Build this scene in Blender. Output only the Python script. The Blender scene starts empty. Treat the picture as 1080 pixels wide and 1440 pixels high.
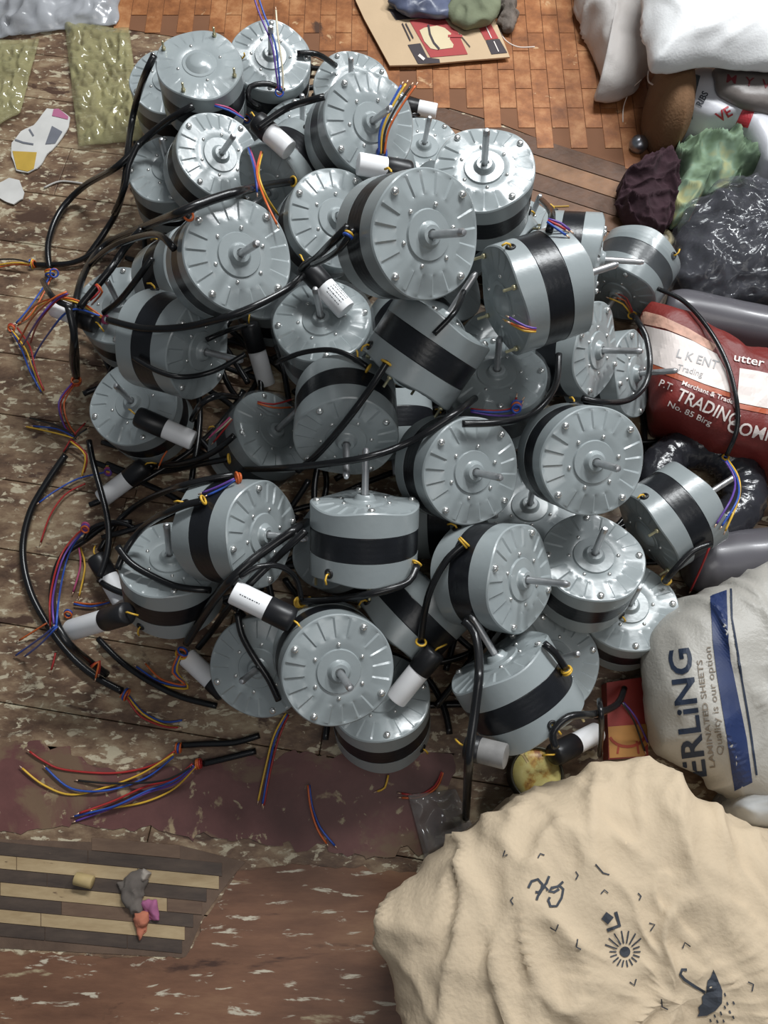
import bpy, bmesh, math, random
from mathutils import Vector, Matrix, noise
from mathutils.bvhtree import BVHTree

C = bpy.context.scene.collection
PI = math.pi
# ------------------------------------------------------------------ camera
FPX, CAMH, PITCH = 1100.0, 1.22, math.radians(70)
cd = bpy.data.cameras.new('camera'); cam = bpy.data.objects.new('camera', cd); C.objects.link(cam)
cam.location = (0, 0, CAMH)
cam.rotation_euler = (math.radians(90) - PITCH, 0, 0)
cd.sensor_fit = 'HORIZONTAL'; cd.sensor_width = 36.0
cd.lens = 36.0 * FPX / 1080.0
cd.clip_start = 0.02
bpy.context.scene.camera = cam
# ------------------------------------------------------------------ world and lamps
w = bpy.data.worlds.new('world'); bpy.context.scene.world = w; w.use_nodes = True
w.node_tree.nodes['Background'].inputs[0].default_value = (0.80, 0.90, 1.0, 1)
w.node_tree.nodes['Background'].inputs[1].default_value = 0.11
def area(name, loc, target, sx, sy, power, col):
    l = bpy.data.lights.new(name, 'AREA'); l.shape = 'RECTANGLE'; l.size = sx; l.size_y = sy
    l.energy = power; l.color = col
    o = bpy.data.objects.new(name, l); C.objects.link(o); o.location = loc
    o.rotation_euler = (Vector(target) - Vector(loc)).to_track_quat('-Z', 'Y').to_euler()
    return o
area('ceiling_tube_lamp', (0.55, 1.95, 2.35), (0.05, 0.6, 0.1), 1.2, 0.26, 56, (0.96, 0.99, 1.0))
area('near_fill_light', (0.5, -0.5, 2.45), (0.0, 0.2, 0.0), 1.6, 0.9, 10, (1.0, 0.98, 0.95))  # broad soft fill, added above the camera to lift the dark foreground
area('far_corner_lamp', (2.05, 2.05, 2.4), (0.0, 0.6, 0.1), 0.6, 0.25, 38, (0.96, 0.98, 1.0))
vs = bpy.context.scene.view_settings
vs.view_transform = 'Standard'; vs.look = 'None'; vs.gamma = 1.0; vs.use_curve_mapping = False
vs.exposure = 0.14
# ------------------------------------------------------------------ pixel -> place
FW = Vector((0, math.cos(PITCH), -math.sin(PITCH))); UP = Vector((0, math.sin(PITCH), math.cos(PITCH)))
CAM = Vector((0, 0, CAMH))
def ray(px, py): return FW + Vector((1, 0, 0)) * ((px - 540) / FPX) + UP * ((720 - py) / FPX)
def at(px, py, z=0.0):
    d = ray(px, py); return CAM + d * ((z - CAMH) / d.z)
def atd(px, py, depth): return CAM + ray(px, py) * depth
def topx(p):
    d = p - CAM; z = d.dot(FW); return 540 + FPX * d.x / z, 720 - FPX * d.dot(UP) / z
HITS = []          # things already standing, for laying later things upon them
def first(px, py):
    d = ray(px, py); best = -CAMH / d.z if d.z < 0 else 99
    dn = d.normalized(); k = d.length
    for t in HITS:
        h = t.ray_cast(CAM, dn)
        if h[0] is not None and h[3] / k < best: best = h[3] / k
    return best
# ------------------------------------------------------------------ materials
def sr(r, g, b):
    f = lambda v: (v / 255 / 12.92) if v / 255 <= 0.04045 else ((v / 255 + 0.055) / 1.055) ** 2.4
    return (f(r), f(g), f(b), 1)
def mat(name, col, rough=0.5, metal=0.0, vary=0.12, scale=9.0, bump=0.0, bscale=60.0, coat=0.0, randv=0.0, spec=0.5):
    m = bpy.data.materials.new(name); m.use_nodes = True; nt = m.node_tree; n = nt.nodes; L = nt.links
    b = n['Principled BSDF']; b.inputs['Roughness'].default_value = rough; b.inputs['Metallic'].default_value = metal
    b.inputs['Specular IOR Level'].default_value = spec
    if coat: b.inputs['Coat Weight'].default_value = coat; b.inputs['Coat Roughness'].default_value = 0.12
    g = n.new('ShaderNodeTexCoord'); t = n.new('ShaderNodeTexNoise'); t.inputs['Scale'].default_value = scale
    t.inputs['Detail'].default_value = 5; L.new(g.outputs['Object'], t.inputs['Vector'])
    r = n.new('ShaderNodeMapRange'); r.inputs['To Min'].default_value = 1 - vary; r.inputs['To Max'].default_value = 1 + vary
    r.inputs['From Min'].default_value = 0.3; r.inputs['From Max'].default_value = 0.7
    L.new(t.outputs['Fac'], r.inputs['Value'])
    src = r.outputs[0]
    if randv:
        oi = n.new('ShaderNodeObjectInfo'); rr = n.new('ShaderNodeMapRange')
        rr.inputs['To Min'].default_value = 1 - randv; rr.inputs['To Max'].default_value = 1 + randv
        L.new(oi.outputs['Random'], rr.inputs['Value'])
        mm = n.new('ShaderNodeMath'); mm.operation = 'MULTIPLY'; L.new(src, mm.inputs[0]); L.new(rr.outputs[0], mm.inputs[1]); src = mm.outputs[0]
    v = n.new('ShaderNodeVectorMath'); v.operation = 'SCALE'; v.inputs[0].default_value = col[:3]
    L.new(src, v.inputs['Scale']); L.new(v.outputs[0], b.inputs['Base Color'])
    if bump:
        t2 = n.new('ShaderNodeTexNoise'); t2.inputs['Scale'].default_value = bscale; t2.inputs['Detail'].default_value = 4
        L.new(g.outputs['Object'], t2.inputs['Vector'])
        bp = n.new('ShaderNodeBump'); bp.inputs['Strength'].default_value = bump; bp.inputs['Distance'].default_value = 0.004
        L.new(t2.outputs['Fac'], bp.inputs['Height']); L.new(bp.outputs[0], b.inputs['Normal'])
    return m
def patchy(name, stops, scale=6.0, stretch=(1, 1, 1), flecks=(), rough=0.6, bump=0.3, randv=0.0, detail=8):
    """worn surface: noise ramp in world space, with flecks of other colours: (colour, threshold, scale)"""
    m = bpy.data.materials.new(name); m.use_nodes = True; nt = m.node_tree; n = nt.nodes; L = nt.links
    b = n['Principled BSDF']; b.inputs['Roughness'].default_value = rough
    g = n.new('ShaderNodeNewGeometry'); mp = n.new('ShaderNodeMapping'); mp.inputs['Scale'].default_value = stretch
    mp.inputs['Rotation'].default_value = (0, 0, math.radians(8))
    L.new(g.outputs['Position'], mp.inputs['Vector'])
    t = n.new('ShaderNodeTexNoise'); t.inputs['Scale'].default_value = scale; t.inputs['Detail'].default_value = detail
    t.inputs['Roughness'].default_value = 0.68
    L.new(mp.outputs[0], t.inputs['Vector'])
    cr = n.new('ShaderNodeValToRGB'); e = cr.color_ramp.elements
    e[0].position, e[0].color = stops[0]; e[1].position, e[1].color = stops[-1]
    for p, c in stops[1:-1]:
        q = e.new(p); q.color = c
    L.new(t.outputs['Fac'], cr.inputs[0]); src = cr.outputs[0]
    for k, (c, th, s) in enumerate(flecks):
        f = n.new('ShaderNodeTexNoise'); f.inputs['Scale'].default_value = s; f.inputs['Detail'].default_value = 6
        f.inputs['Roughness'].default_value = 0.6; f.inputs['Distortion'].default_value = 0.4
        of = n.new('ShaderNodeVectorMath'); of.inputs[1].default_value = (3.7 * k + 1, 5.1 * k, 0)
        L.new(mp.outputs[0], of.inputs[0]); L.new(of.outputs[0], f.inputs['Vector'])
        r = n.new('ShaderNodeMapRange'); r.inputs['From Min'].default_value = th; r.inputs['From Max'].default_value = th + 0.05
        L.new(f.outputs['Fac'], r.inputs['Value'])
        mx = n.new('ShaderNodeMix'); mx.data_type = 'RGBA'; L.new(r.outputs[0], mx.inputs[0]); L.new(src, mx.inputs[6]); mx.inputs[7].default_value = c
        src = mx.outputs[2]
    if randv:
        oi = n.new('ShaderNodeObjectInfo'); rr = n.new('ShaderNodeMapRange')
        rr.inputs['To Min'].default_value = 1 - randv; rr.inputs['To Max'].default_value = 1 + randv
        L.new(oi.outputs['Random'], rr.inputs['Value'])
        v = n.new('ShaderNodeVectorMath'); v.operation = 'SCALE'; L.new(src, v.inputs[0]); L.new(rr.outputs[0], v.inputs['Scale']); src = v.outputs[0]
    L.new(src, b.inputs['Base Color'])
    if bump:
        bp = n.new('ShaderNodeBump'); bp.inputs['Strength'].default_value = bump; bp.inputs['Distance'].default_value = 0.004
        L.new(t.outputs['Fac'], bp.inputs['Height']); L.new(bp.outputs[0], b.inputs['Normal'])
    return m
def film(name, col, cover=0.3, rough=0.12):
    m = bpy.data.materials.new(name); m.use_nodes = True; nt = m.node_tree; n = nt.nodes; L = nt.links
    b = n['Principled BSDF']; b.inputs['Base Color'].default_value = col; b.inputs['Roughness'].default_value = rough
    b.inputs['Specular IOR Level'].default_value = 0.9
    tr = n.new('ShaderNodeBsdfTransparent'); tr.inputs[0].default_value = (0.93, 0.94, 0.94, 1)
    mx = n.new('ShaderNodeMixShader'); g = n.new('ShaderNodeTexCoord'); t = n.new('ShaderNodeTexNoise')
    t.inputs['Scale'].default_value = 14; t.inputs['Detail'].default_value = 6
    L.new(g.outputs['Object'], t.inputs['Vector'])
    r = n.new('ShaderNodeMapRange'); r.inputs['From Min'].default_value = 0.3; r.inputs['From Max'].default_value = 0.7
    r.inputs['To Min'].default_value = cover * 0.6; r.inputs['To Max'].default_value = min(1, cover * 1.5)
    L.new(t.outputs['Fac'], r.inputs['Value']); L.new(r.outputs[0], mx.inputs[0])
    L.new(tr.outputs[0], mx.inputs[1]); L.new(b.outputs[0], mx.inputs[2])
    L.new(mx.outputs[0], n['Material Output'].inputs[0])
    return m
PAINT = mat('grey_paint', (0.31, 0.345, 0.352, 1), 0.27, 0.0, 0.05, 14, 0.05, 120, randv=0.05, spec=0.7)
STATOR = mat('black_stator', (0.011, 0.012, 0.015, 1), 0.30, 0.0, 0.3, 30, 0.06, 200)
STEEL = mat('shaft_steel', (0.56, 0.56, 0.57, 1), 0.36, 0.85, 0.12, 60)
ZINC = mat('bright_zinc', (0.80, 0.80, 0.78, 1), 0.25, 0.85, 0.1, 60)
BRASS = mat('yellow_zinc', (0.72, 0.66, 0.42, 1), 0.32, 0.8, 0.15, 60)
RUBBER = mat('black_rubber', (0.012, 0.012, 0.013, 1), 0.45, 0, 0.2, 40)
CABLE = mat('cable_sheath', (0.010, 0.010, 0.011, 1), 0.27, 0, 0.2, 25)
SLEEVE = mat('black_sleeve', (0.014, 0.014, 0.016, 1), 0.38, 0, 0.2, 25)
WHITE = mat('white_plastic', (0.93, 0.93, 0.94, 1), 0.42, 0, 0.04, 25)
INK = mat('black_ink', (0.045, 0.05, 0.06, 1), 0.7, 0, 0.3, 60)
COPPER = mat('bare_copper', (0.75, 0.52, 0.38, 1), 0.4, 0.7, 0.15, 60)
WCOL = {'R': ('red', (0.42, 0.03, 0.03, 1)), 'B': ('blue', (0.03, 0.09, 0.42, 1)), 'Y': ('yellow', (0.75, 0.45, 0.05, 1)),
        'O': ('orange', (0.62, 0.13, 0.03, 1)), 'P': ('purple', (0.13, 0.06, 0.33, 1)), 'K': ('black', (0.02, 0.02, 0.02, 1)),
        'W': ('cream', (0.70, 0.62, 0.45, 1)), 'M': ('pink', (0.50, 0.08, 0.20, 1))}
WM = {k: mat(v[0] + '_wire', v[1], 0.38, 0, 0.12, 40) for k, v in WCOL.items()}
# ------------------------------------------------------------------ mesh helpers
def mesh(name, verts, faces, material=None, smooth=True):
    me = bpy.data.meshes.new(name); me.from_pydata([tuple(v) for v in verts], [], faces)
    if smooth: me.shade_smooth()
    if material: me.materials.append(material)
    return me
def link(name, me, parent=None, mw=None):
    o = bpy.data.objects.new(name, me); C.objects.link(o)
    if parent: o.parent = parent
    if mw is not None: o.matrix_basis = mw
    return o
def tag(o, label=None, cat=None, group=None, kind=None):
    if label: o['label'] = label
    if cat: o['category'] = cat
    if group: o['group'] = group
    if kind: o['kind'] = kind
    return o
def empty(name, loc=(0, 0, 0)):
    o = bpy.data.objects.new(name, None); C.objects.link(o); o.location = loc; o.empty_display_size = 0.02; return o
def rebase(me, base):
    for v in me.vertices: v.co -= base
def lathe(prof, n, closed=False):
    V, Fc = [], []
    for r, z in prof:
        for k in range(n):
            a = 2 * PI * k / n; V.append((r * math.cos(a), r * math.sin(a), z))
    for i in range(len(prof) - 1):
        for k in range(n):
            a, b = i * n + k, i * n + (k + 1) % n; Fc.append((a, b, b + n, a + n))
    if prof[0][0] > 1e-6 and not closed: Fc.append(tuple(reversed(range(n))))
    if prof[-1][0] > 1e-6 and not closed: Fc.append(tuple((len(prof) - 1) * n + k for k in range(n)))
    return V, Fc
def tubegeo(pts, rad, n=8, cap=True):
    pts = [Vector(p) for p in pts]
    V, Fc = [], []; t0 = (pts[1] - pts[0]).normalized()
    a = Vector((0, 0, 1)) if abs(t0.z) < 0.9 else Vector((1, 0, 0)); u = t0.cross(a).normalized()
    for i, p in enumerate(pts):
        t = (pts[min(i + 1, len(pts) - 1)] - pts[max(i - 1, 0)])
        if t.length < 1e-9: t = t0.copy()
        t.normalize(); u = (u - t * u.dot(t))
        if u.length < 1e-6: u = t.orthogonal()
        u.normalize(); v = t.cross(u)
        r = rad(i / (len(pts) - 1)) if callable(rad) else rad
        for k in range(n):
            an = 2 * PI * k / n; V.append(p + (u * math.cos(an) + v * math.sin(an)) * r)
        t0 = t
    for i in range(len(pts) - 1):
        for k in range(n):
            b = i * n + k; c = i * n + (k + 1) % n; Fc.append((b, c, c + n, b + n))
    if cap: Fc.append(tuple(reversed(range(n)))); Fc.append(tuple((len(pts) - 1) * n + k for k in range(n)))
    return V, Fc
def catmull(pts, step):
    P = [tuple(p) for p in pts]; P = [P[0]] + P + [P[-1]]; out = []
    for i in range(1, len(P) - 2):
        p0, p1, p2, p3 = P[i - 1:i + 3]
        L = math.dist(p1, p2); m = max(2, int(L / step))
        for k in range(m):
            t = k / m
            out.append(tuple(0.5 * ((2 * b) + (-a + c) * t + (2 * a - 5 * b + 4 * c - d) * t * t + (-a + 3 * b - 3 * c + d) * t ** 3)
                             for a, b, c, d in zip(p0, p1, p2, p3)))
    out.append(P[-2]); return out
def inside(x, y, poly):
    c = False; j = len(poly) - 1
    for i in range(len(poly)):
        xi, yi = poly[i][0], poly[i][1]; xj, yj = poly[j][0], poly[j][1]
        if (yi > y) != (yj > y) and x < (xj - xi) * (y - yi) / (yj - yi) + xi: c = not c
        j = i
    return c
def bvh_of(verts, faces): return BVHTree.FromPolygons([tuple(v) for v in verts], faces)
def box_me(name, sx, sy, sz, m, bev=0.0):
    bm = bmesh.new(); bmesh.ops.create_cube(bm, size=1)
    for v in bm.verts: v.co = Vector((v.co.x * sx, v.co.y * sy, v.co.z * sz))
    if bev: bmesh.ops.bevel(bm, geom=bm.edges[:], offset=bev, segments=1, affect='EDGES')
    me = bpy.data.meshes.new(name); bm.to_mesh(me); bm.free(); me.materials.append(m); return me
def resample(pts, M):
    P = pts + [pts[0]]; L = [0]
    for a, b in zip(P, P[1:]): L.append(L[-1] + (Vector(b) - Vector(a)).length)
    out = []; j = 0
    for k in range(M):
        s = L[-1] * k / M
        while L[j + 1] < s: j += 1
        t = (s - L[j]) / max(1e-9, L[j + 1] - L[j]); out.append(Vector(P[j]).lerp(Vector(P[j + 1]), t))
    return out
def blob(name, outline, zmid, ztop, m, zbot=0.0, amp=0.01, freq=8, cre=0.004, cfreq=25, seed=0, M=150, K=26, a=0.55, b=1.0, parent=None, smooth_out=3, hfun=None, collide=True, base_in=0.85, fold=0.0, ff=9.0, fs=(1, 1, 1), up=0.0):
    """a stuffed soft thing: outline (pixels, read at height zmid), bulging to ztop, standing on zbot"""
    W = [at(x, y, zmid) for x, y in outline]; R = resample(W, M)
    for _ in range(smooth_out): R = [(R[i - 1] + R[i] * 2 + R[(i + 1) % M]) / 4 for i in range(M)]
    c = sum(R, Vector()) / M; V = []; so = Vector((seed * 7.3, seed * 3.1, seed * 1.7))
    rings = []
    for k in range(7): rings.append((base_in + (1 - base_in) * math.sin(k / 6 * PI / 2), zbot + (zmid - zbot) * k / 6))
    for k in range(1, K + 1):
        s = 1 - (k / K) ** 1.5; ph = math.acos(max(0, s) ** (1 / a)); rings.append((s if k < K else 0.0, zmid + (ztop - zmid) * math.sin(ph) ** b))
    for i, (s, z) in enumerate(rings):
        for k in range(M):
            p = c + (R[k] - c) * s; p.z = z
            if hfun: p.z = zbot + (z - zbot) * hfun(p.x, p.y)
            q = p * freq + so; n1 = noise.noise(q) * amp
            q2 = Vector((p.x, p.y, p.z * 0.6)) * cfreq + so; n2 = (0.35 - abs(noise.noise(q2))) * cre * 2
            n3 = (0.3 - abs(noise.noise(q2 * 0.43 + Vector((9, 2, 1))))) * cre * 2.4
            d = (p - Vector((c.x, c.y, zbot + (zmid - zbot) * 0.5))); d.normalize()
            fade = min(1.0, i / 4.0); n4 = 0.0
            if fold:
                q3 = Vector((p.x * fs[0], p.y * fs[1], p.z * fs[2])) * ff + so * 2; wv = noise.noise_vector(q3 * 0.6) * 0.9
                r1 = 1 - abs(noise.noise(q3 + wv)) * 3.0; r2 = 1 - abs(noise.noise(q3 * 2.1 + wv * 1.4 + Vector((3, 8, 1)))) * 3.2
                n4 = fold * (max(0, r1) ** 2 + 0.45 * max(0, r2) ** 2 - 0.35)
            p += d * (n1 + n2 + n3) * fade + (d * (1 - up) + Vector((0, 0, up))) * n4 * fade
            p.z = max(p.z, zbot + 0.0005); V.append(p)
    F2 = []
    for i in range(len(rings) - 1):
        for k in range(M):
            x, y = i * M + k, i * M + (k + 1) % M; F2.append((x, y, y + M, x + M))
    F2.append(tuple(reversed(range(M))))
    tb = bvh_of(V, F2)
    if collide: HITS.append(tb)
    base = Vector((c.x, c.y, zbot)); me = mesh(name, [v - base for v in V], F2, m)
    o = link(name, me, parent); o.location = base
    return o, tb
def sheet(name, quad, m, z=0.004, nu=40, nv=40, amp=0.012, freq=12, cre=0.008, cfreq=30, seed=0, thick=0.0012, parent=None, ragged=0.0, collide=False):
    """crumpled sheet over the pixel quad (clockwise from top left), lying at height z"""
    a, b, c, d = [at(x, y, z) for x, y in quad]; so = Vector((seed * 5.3, seed * 2.1, seed)); V = []; F2 = []
    for j in range(nv + 1):
        for i in range(nu + 1):
            u, v = i / nu, j / nv; p = a.lerp(b, u).lerp(d.lerp(c, u), v)
            e = min(u, 1 - u, v, 1 - v); q = p * freq + so
            h = amp * (0.5 + noise.noise(q)) + cre * (1 - 2.2 * abs(noise.noise(Vector((p.x, p.y, 0)) * cfreq + so)))
            p.z = z + max(0.0, h) * min(1, 0.25 + e * 8)
            if ragged:
                p.x += noise.noise(p * 30 + so) * ragged; p.y += noise.noise(p * 30 + so * 2) * ragged
            V.append(p)
    for j in range(nv):
        for i in range(nu): k = j * (nu + 1) + i; F2.append((k + nu + 1, k + nu + 2, k + 1, k))
    base = sum(V, Vector()) / len(V); base.z = z
    o = link(name, mesh(name, [v - base for v in V], F2, m), parent); o.location = base
    s = o.modifiers.new('thickness', 'SOLIDIFY'); s.thickness = thick; s.offset = 1
    tb = bvh_of(V, F2)
    if collide: HITS.append(tb)
    return o, tb
def slab(name, poly, m, z0, z1, parent=None, base=None, smooth=False):
    """flat piece with real thickness; poly in pixels read at z1"""
    W = [at(x, y, z1) if not isinstance((x, y), Vector) else None for x, y in poly]; n = len(W)
    base = base or Vector((sum(p.x for p in W) / n, sum(p.y for p in W) / n, z0))
    V = [Vector((p.x, p.y, z0)) - base for p in W] + [Vector((p.x, p.y, z1)) - base for p in W]
    F2 = [tuple(range(n)), tuple(reversed(range(n, 2 * n)))] + [(i, n + i, n + (i + 1) % n, (i + 1) % n) for i in range(n)]
    me = mesh(name, V, F2, m, smooth); bm = bmesh.new(); bm.from_mesh(me); bmesh.ops.recalc_face_normals(bm, faces=bm.faces); bm.to_mesh(me); bm.free()
    o = link(name, me, parent)
    o.location = base - (Vector(parent.location) if parent else Vector()); return o
def ragged_poly(poly, step=8, amp=5, seed=0):
    out = []
    for i in range(len(poly)):
        a, b = poly[i], poly[(i + 1) % len(poly)]; m = max(1, int(math.dist(a, b) / step))
        for k in range(m):
            t = k / m; x, y = a[0] + (b[0] - a[0]) * t, a[1] + (b[1] - a[1]) * t
            out.append((x + noise.noise(Vector((x * .05, y * .05, seed))) * amp * 2, y + noise.noise(Vector((x * .05, y * .05, seed + 9))) * amp * 2))
    return out
# printed marks laid on a curved surface (polygons in pixels)
def project(name, V2, F2, tb, m, parent, off=0.0007, cut=7.0):
    bm = bmesh.new(); vs_ = [bm.verts.new((x, y, 0)) for x, y in V2]
    for f in F2:
        try: bm.faces.new([vs_[i] for i in f])
        except ValueError: pass
    bmesh.ops.triangulate(bm, faces=bm.faces)
    for _ in range(6):
        es = [e for e in bm.edges if e.calc_length() > cut]
        if not es: break
        bmesh.ops.subdivide_edges(bm, edges=es, cuts=1); bmesh.ops.triangulate(bm, faces=[f for f in bm.faces if len(f.verts) > 3])
    bad = []
    for v in bm.verts:
        d = ray(v.co.x, v.co.y).normalized(); h = tb.ray_cast(CAM, d)
        if h[0] is None: bad.append(v); continue
        nn = h[1] if h[1].dot(d) < 0 else -h[1]
        v.co = h[0] + nn * off - d * off * 0.7
    bmesh.ops.delete(bm, geom=bad, context='VERTS')
    if not bm.faces: bm.free(); return None
    base = Vector(parent.location) if parent else Vector()
    for v in bm.verts: v.co -= base
    for f in bm.faces:
        f.normal_update()
        if f.normal.dot(CAM - base - f.calc_center_median()) < 0: f.normal_flip()
    me = bpy.data.meshes.new(name); bm.to_mesh(me); bm.free(); me.materials.append(m); return link(name, me, parent)
def stroke(pts, wd):
    V, F2 = [], []
    for i, p in enumerate(pts):
        a, b = pts[max(0, i - 1)], pts[min(len(pts) - 1, i + 1)]; dx, dy = b[0] - a[0], b[1] - a[1]; L = math.hypot(dx, dy) or 1
        V += [(p[0] - dy / L * wd / 2, p[1] + dx / L * wd / 2), (p[0] + dy / L * wd / 2, p[1] - dx / L * wd / 2)]
    for i in range(len(pts) - 1): F2.append((2 * i, 2 * i + 1, 2 * i + 3, 2 * i + 2))
    return V, F2
def strokes(name, lst, tb, m, parent, **k):
    V, F2 = [], []
    for pts, wd in lst:
        a, b = stroke(pts, wd); n = len(V); V += a; F2 += [tuple(i + n for i in f) for f in b]
    return project(name, V, F2, tb, m, parent, **k)
def lettering(name, text, o, ang, size, tb, m, parent, sx=1.0, bold=0.0, shear=0.0, spacing=1.0, **k):
    cu = bpy.data.curves.new(name, 'FONT'); cu.body = text; cu.size = 1; cu.resolution_u = 3; cu.offset = bold; cu.shear = shear; cu.space_character = spacing
    to = bpy.data.objects.new('tmp', cu); C.objects.link(to); dg = bpy.context.evaluated_depsgraph_get()
    me = bpy.data.meshes.new_from_object(to.evaluated_get(dg)); bpy.data.objects.remove(to); bpy.data.curves.remove(cu)
    ca, sa = math.cos(ang), math.sin(ang)   # ang: clockwise on the picture
    V = [(o[0] + v.co.x * size * sx * ca + v.co.y * size * sa, o[1] + v.co.x * size * sx * sa - v.co.y * size * ca) for v in me.vertices]
    F2 = [tuple(p.vertices) for p in me.polygons]; bpy.data.meshes.remove(me)
    return project(name, V, F2, tb, m, parent, **k)
# ================================================================== FLOOR
rnd = random.Random(4)
FL = patchy('worn_floorboards', [(0.32, sr(70, 52, 41)), (0.45, sr(108, 84, 66)), (0.54, sr(138, 114, 90)), (0.66, sr(170, 152, 124))], 13, (0.75, 1.5, 1),
            [(sr(196, 184, 158), 0.565, 62), (sr(188, 176, 150), 0.60, 24), (sr(80, 58, 46), 0.60, 14)], 0.5, 0.5, 0.06)
SUB = patchy('subfloor', [(0.3, sr(62, 50, 40)), (0.7, sr(96, 78, 62))], 8)
wb = link('wall_back', box_me('wall_back', 7.0, 0.1, 2.7, mat('wall_plaster', (0.45, 0.43, 0.40, 1), 0.8, 0, 0.08, 3))); wb.location = (0, 4.1, 1.35); tag(wb, kind='structure')
floor = link('floor', box_me('floor', 7.0, 7.0, 0.05, SUB)); floor.location = (0, 0.6, -0.0375); tag(floor, kind='structure')
bang = math.radians(-9); bw = 0.118
brd = {}
for j in range(-11, 19):
    x = -2.0 + rnd.uniform(-.5, 0)
    while x < 2.0:
        L = rnd.choice([0.7, 0.9, 1.15]); key = L
        if key not in brd: brd[key] = box_me('floorboard', L - 0.0016, bw - 0.0014, 0.0125, FL, 0.0008)
        o = link('floorboard', brd[key], floor)
        cx, cy = x + L / 2, 0.7 + (j - 4) * bw
        o.location = (cx * math.cos(bang) - (cy - 0.7) * math.sin(bang), cx * math.sin(bang) + (cy - 0.7) * math.cos(bang) + 0.1, 0.0375 - 0.00625 - rnd.uniform(0, 0.0008))
        o.rotation_euler = (0, 0, bang); x += L
HITS.append(bvh_of([(-3, -3, 0), (3, -3, 0), (3, 4, 0), (-3, 4, 0)], [(0, 1, 2, 3)]))
# maroon painted sheet
MAR = patchy('maroon_vinyl', [(0.30, sr(84, 52, 50)), (0.58, sr(112, 72, 68)), (0.8, sr(132, 96, 84))], 5, (1, 1, 1),
             [(sr(158, 138, 108), 0.60, 17), (sr(118, 94, 74), 0.56, 6), (sr(168, 152, 122), 0.63, 45)], 0.5, 0.25)
o = slab('maroon_vinyl_sheet', ragged_poly([(-60, 1065), (60, 1040), (150, 1085), (280, 1075), (420, 1060), (640, 1060), (610, 1195), (520, 1205), (380, 1185), (250, 1172), (120, 1160), (-60, 1170)], 9, 9, 1), MAR, 0.0, 0.0012)
tag(o, 'worn maroon painted vinyl sheet on the floor along the front of the pile', 'floor sheet')
# brown wood grain sheet
BRN = patchy('brown_vinyl', [(0.30, sr(86, 58, 44)), (0.5, sr(122, 86, 65)), (0.70, sr(150, 114, 86))], 5, (0.5, 2.2, 1),
             [(sr(196, 186, 166), 0.60, 34), (sr(170, 154, 124), 0.63, 12), (sr(70, 46, 36), 0.60, 8)], 0.5, 0.3)
o = slab('brown_vinyl_sheet', ragged_poly([(-60, 1338), (180, 1345), (262, 1348), (285, 1300), (335, 1225), (420, 1215), (600, 1230), (760, 1230), (760, 1560), (-60, 1560)], 9, 4, 3), BRN, 0.0, 0.0016)
tag(o, 'brown wood grain vinyl sheet with pale paint spots at the lower left corner', 'floor sheet')
# striped sheet of printed strips, every strip its own piece
st = empty('striped_floor_sheet', at(150, 1260)); tag(st, 'floor sheet of tan and dark brown parquet strips at the lower left', 'floor sheet')
base_ = slab('backing', [(-60, 1178), (250, 1188), (345, 1212), (325, 1235), (285, 1290), (262, 1347), (-60, 1330)], patchy('strip_backing', [(0.3, sr(84, 66, 54)), (0.7, sr(112, 90, 74))], 14), 0.0, 0.0008, st)
TONE = [patchy('strip_tan', [(0.3, sr(156, 132, 98)), (0.7, sr(188, 166, 130))], 14, (1, 4, 1), [(sr(90, 70, 54), 0.66, 20)], 0.5, 0.1),
        patchy('strip_dark', [(0.3, sr(62, 52, 47)), (0.7, sr(90, 76, 66))], 14, (1, 4, 1), [(sr(120, 104, 82), 0.68, 20)], 0.5, 0.1),
        patchy('strip_brown', [(0.3, sr(94, 73, 60)), (0.7, sr(120, 97, 79))], 14, (1, 4, 1), [(sr(130, 112, 88), 0.68, 20)], 0.5, 0.1)]
spoly = [(-60, 1180), (250, 1190), (342, 1214), (322, 1235), (282, 1290), (258, 1345), (-60, 1328)]
def sky(px, y0): return y0 + px * 0.095
row = 0; y0 = 1165
while y0 < 1340:
    x = -70 - rnd.uniform(0, 60)
    while x < 350:
        L = rnd.uniform(90, 240); hgt = 19.0
        mi = (0 if row % 2 == 0 else 1) if rnd.random() < 0.9 else 2
        q = [(x, sky(x, y0)), (x + L - 1.2, sky(x + L, y0)), (x + L - 1.2, sky(x + L, y0 + hgt - 0.9)), (x, sky(x, y0 + hgt - 0.9))]
        # clip the end to the sheet
        n = 0
        while n < 30 and not (inside(q[1][0], q[1][1] + 2, spoly) and inside(q[2][0], q[2][1] - 2, spoly)) and q[1][0] - q[0][0] > 14:
            nx = q[1][0] - 8; q[1] = (nx, sky(nx, y0)); q[2] = (nx, sky(nx, y0 + hgt - 0.9)); n += 1
        if q[1][0] - q[0][0] > 14 and inside(q[1][0], q[1][1] + 2, spoly):
            slab('strip', q, TONE[mi], 0.0008, 0.0019 + rnd.uniform(0, 0.0004), st)
        x += L
    y0 += hgt; row += 1
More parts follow.
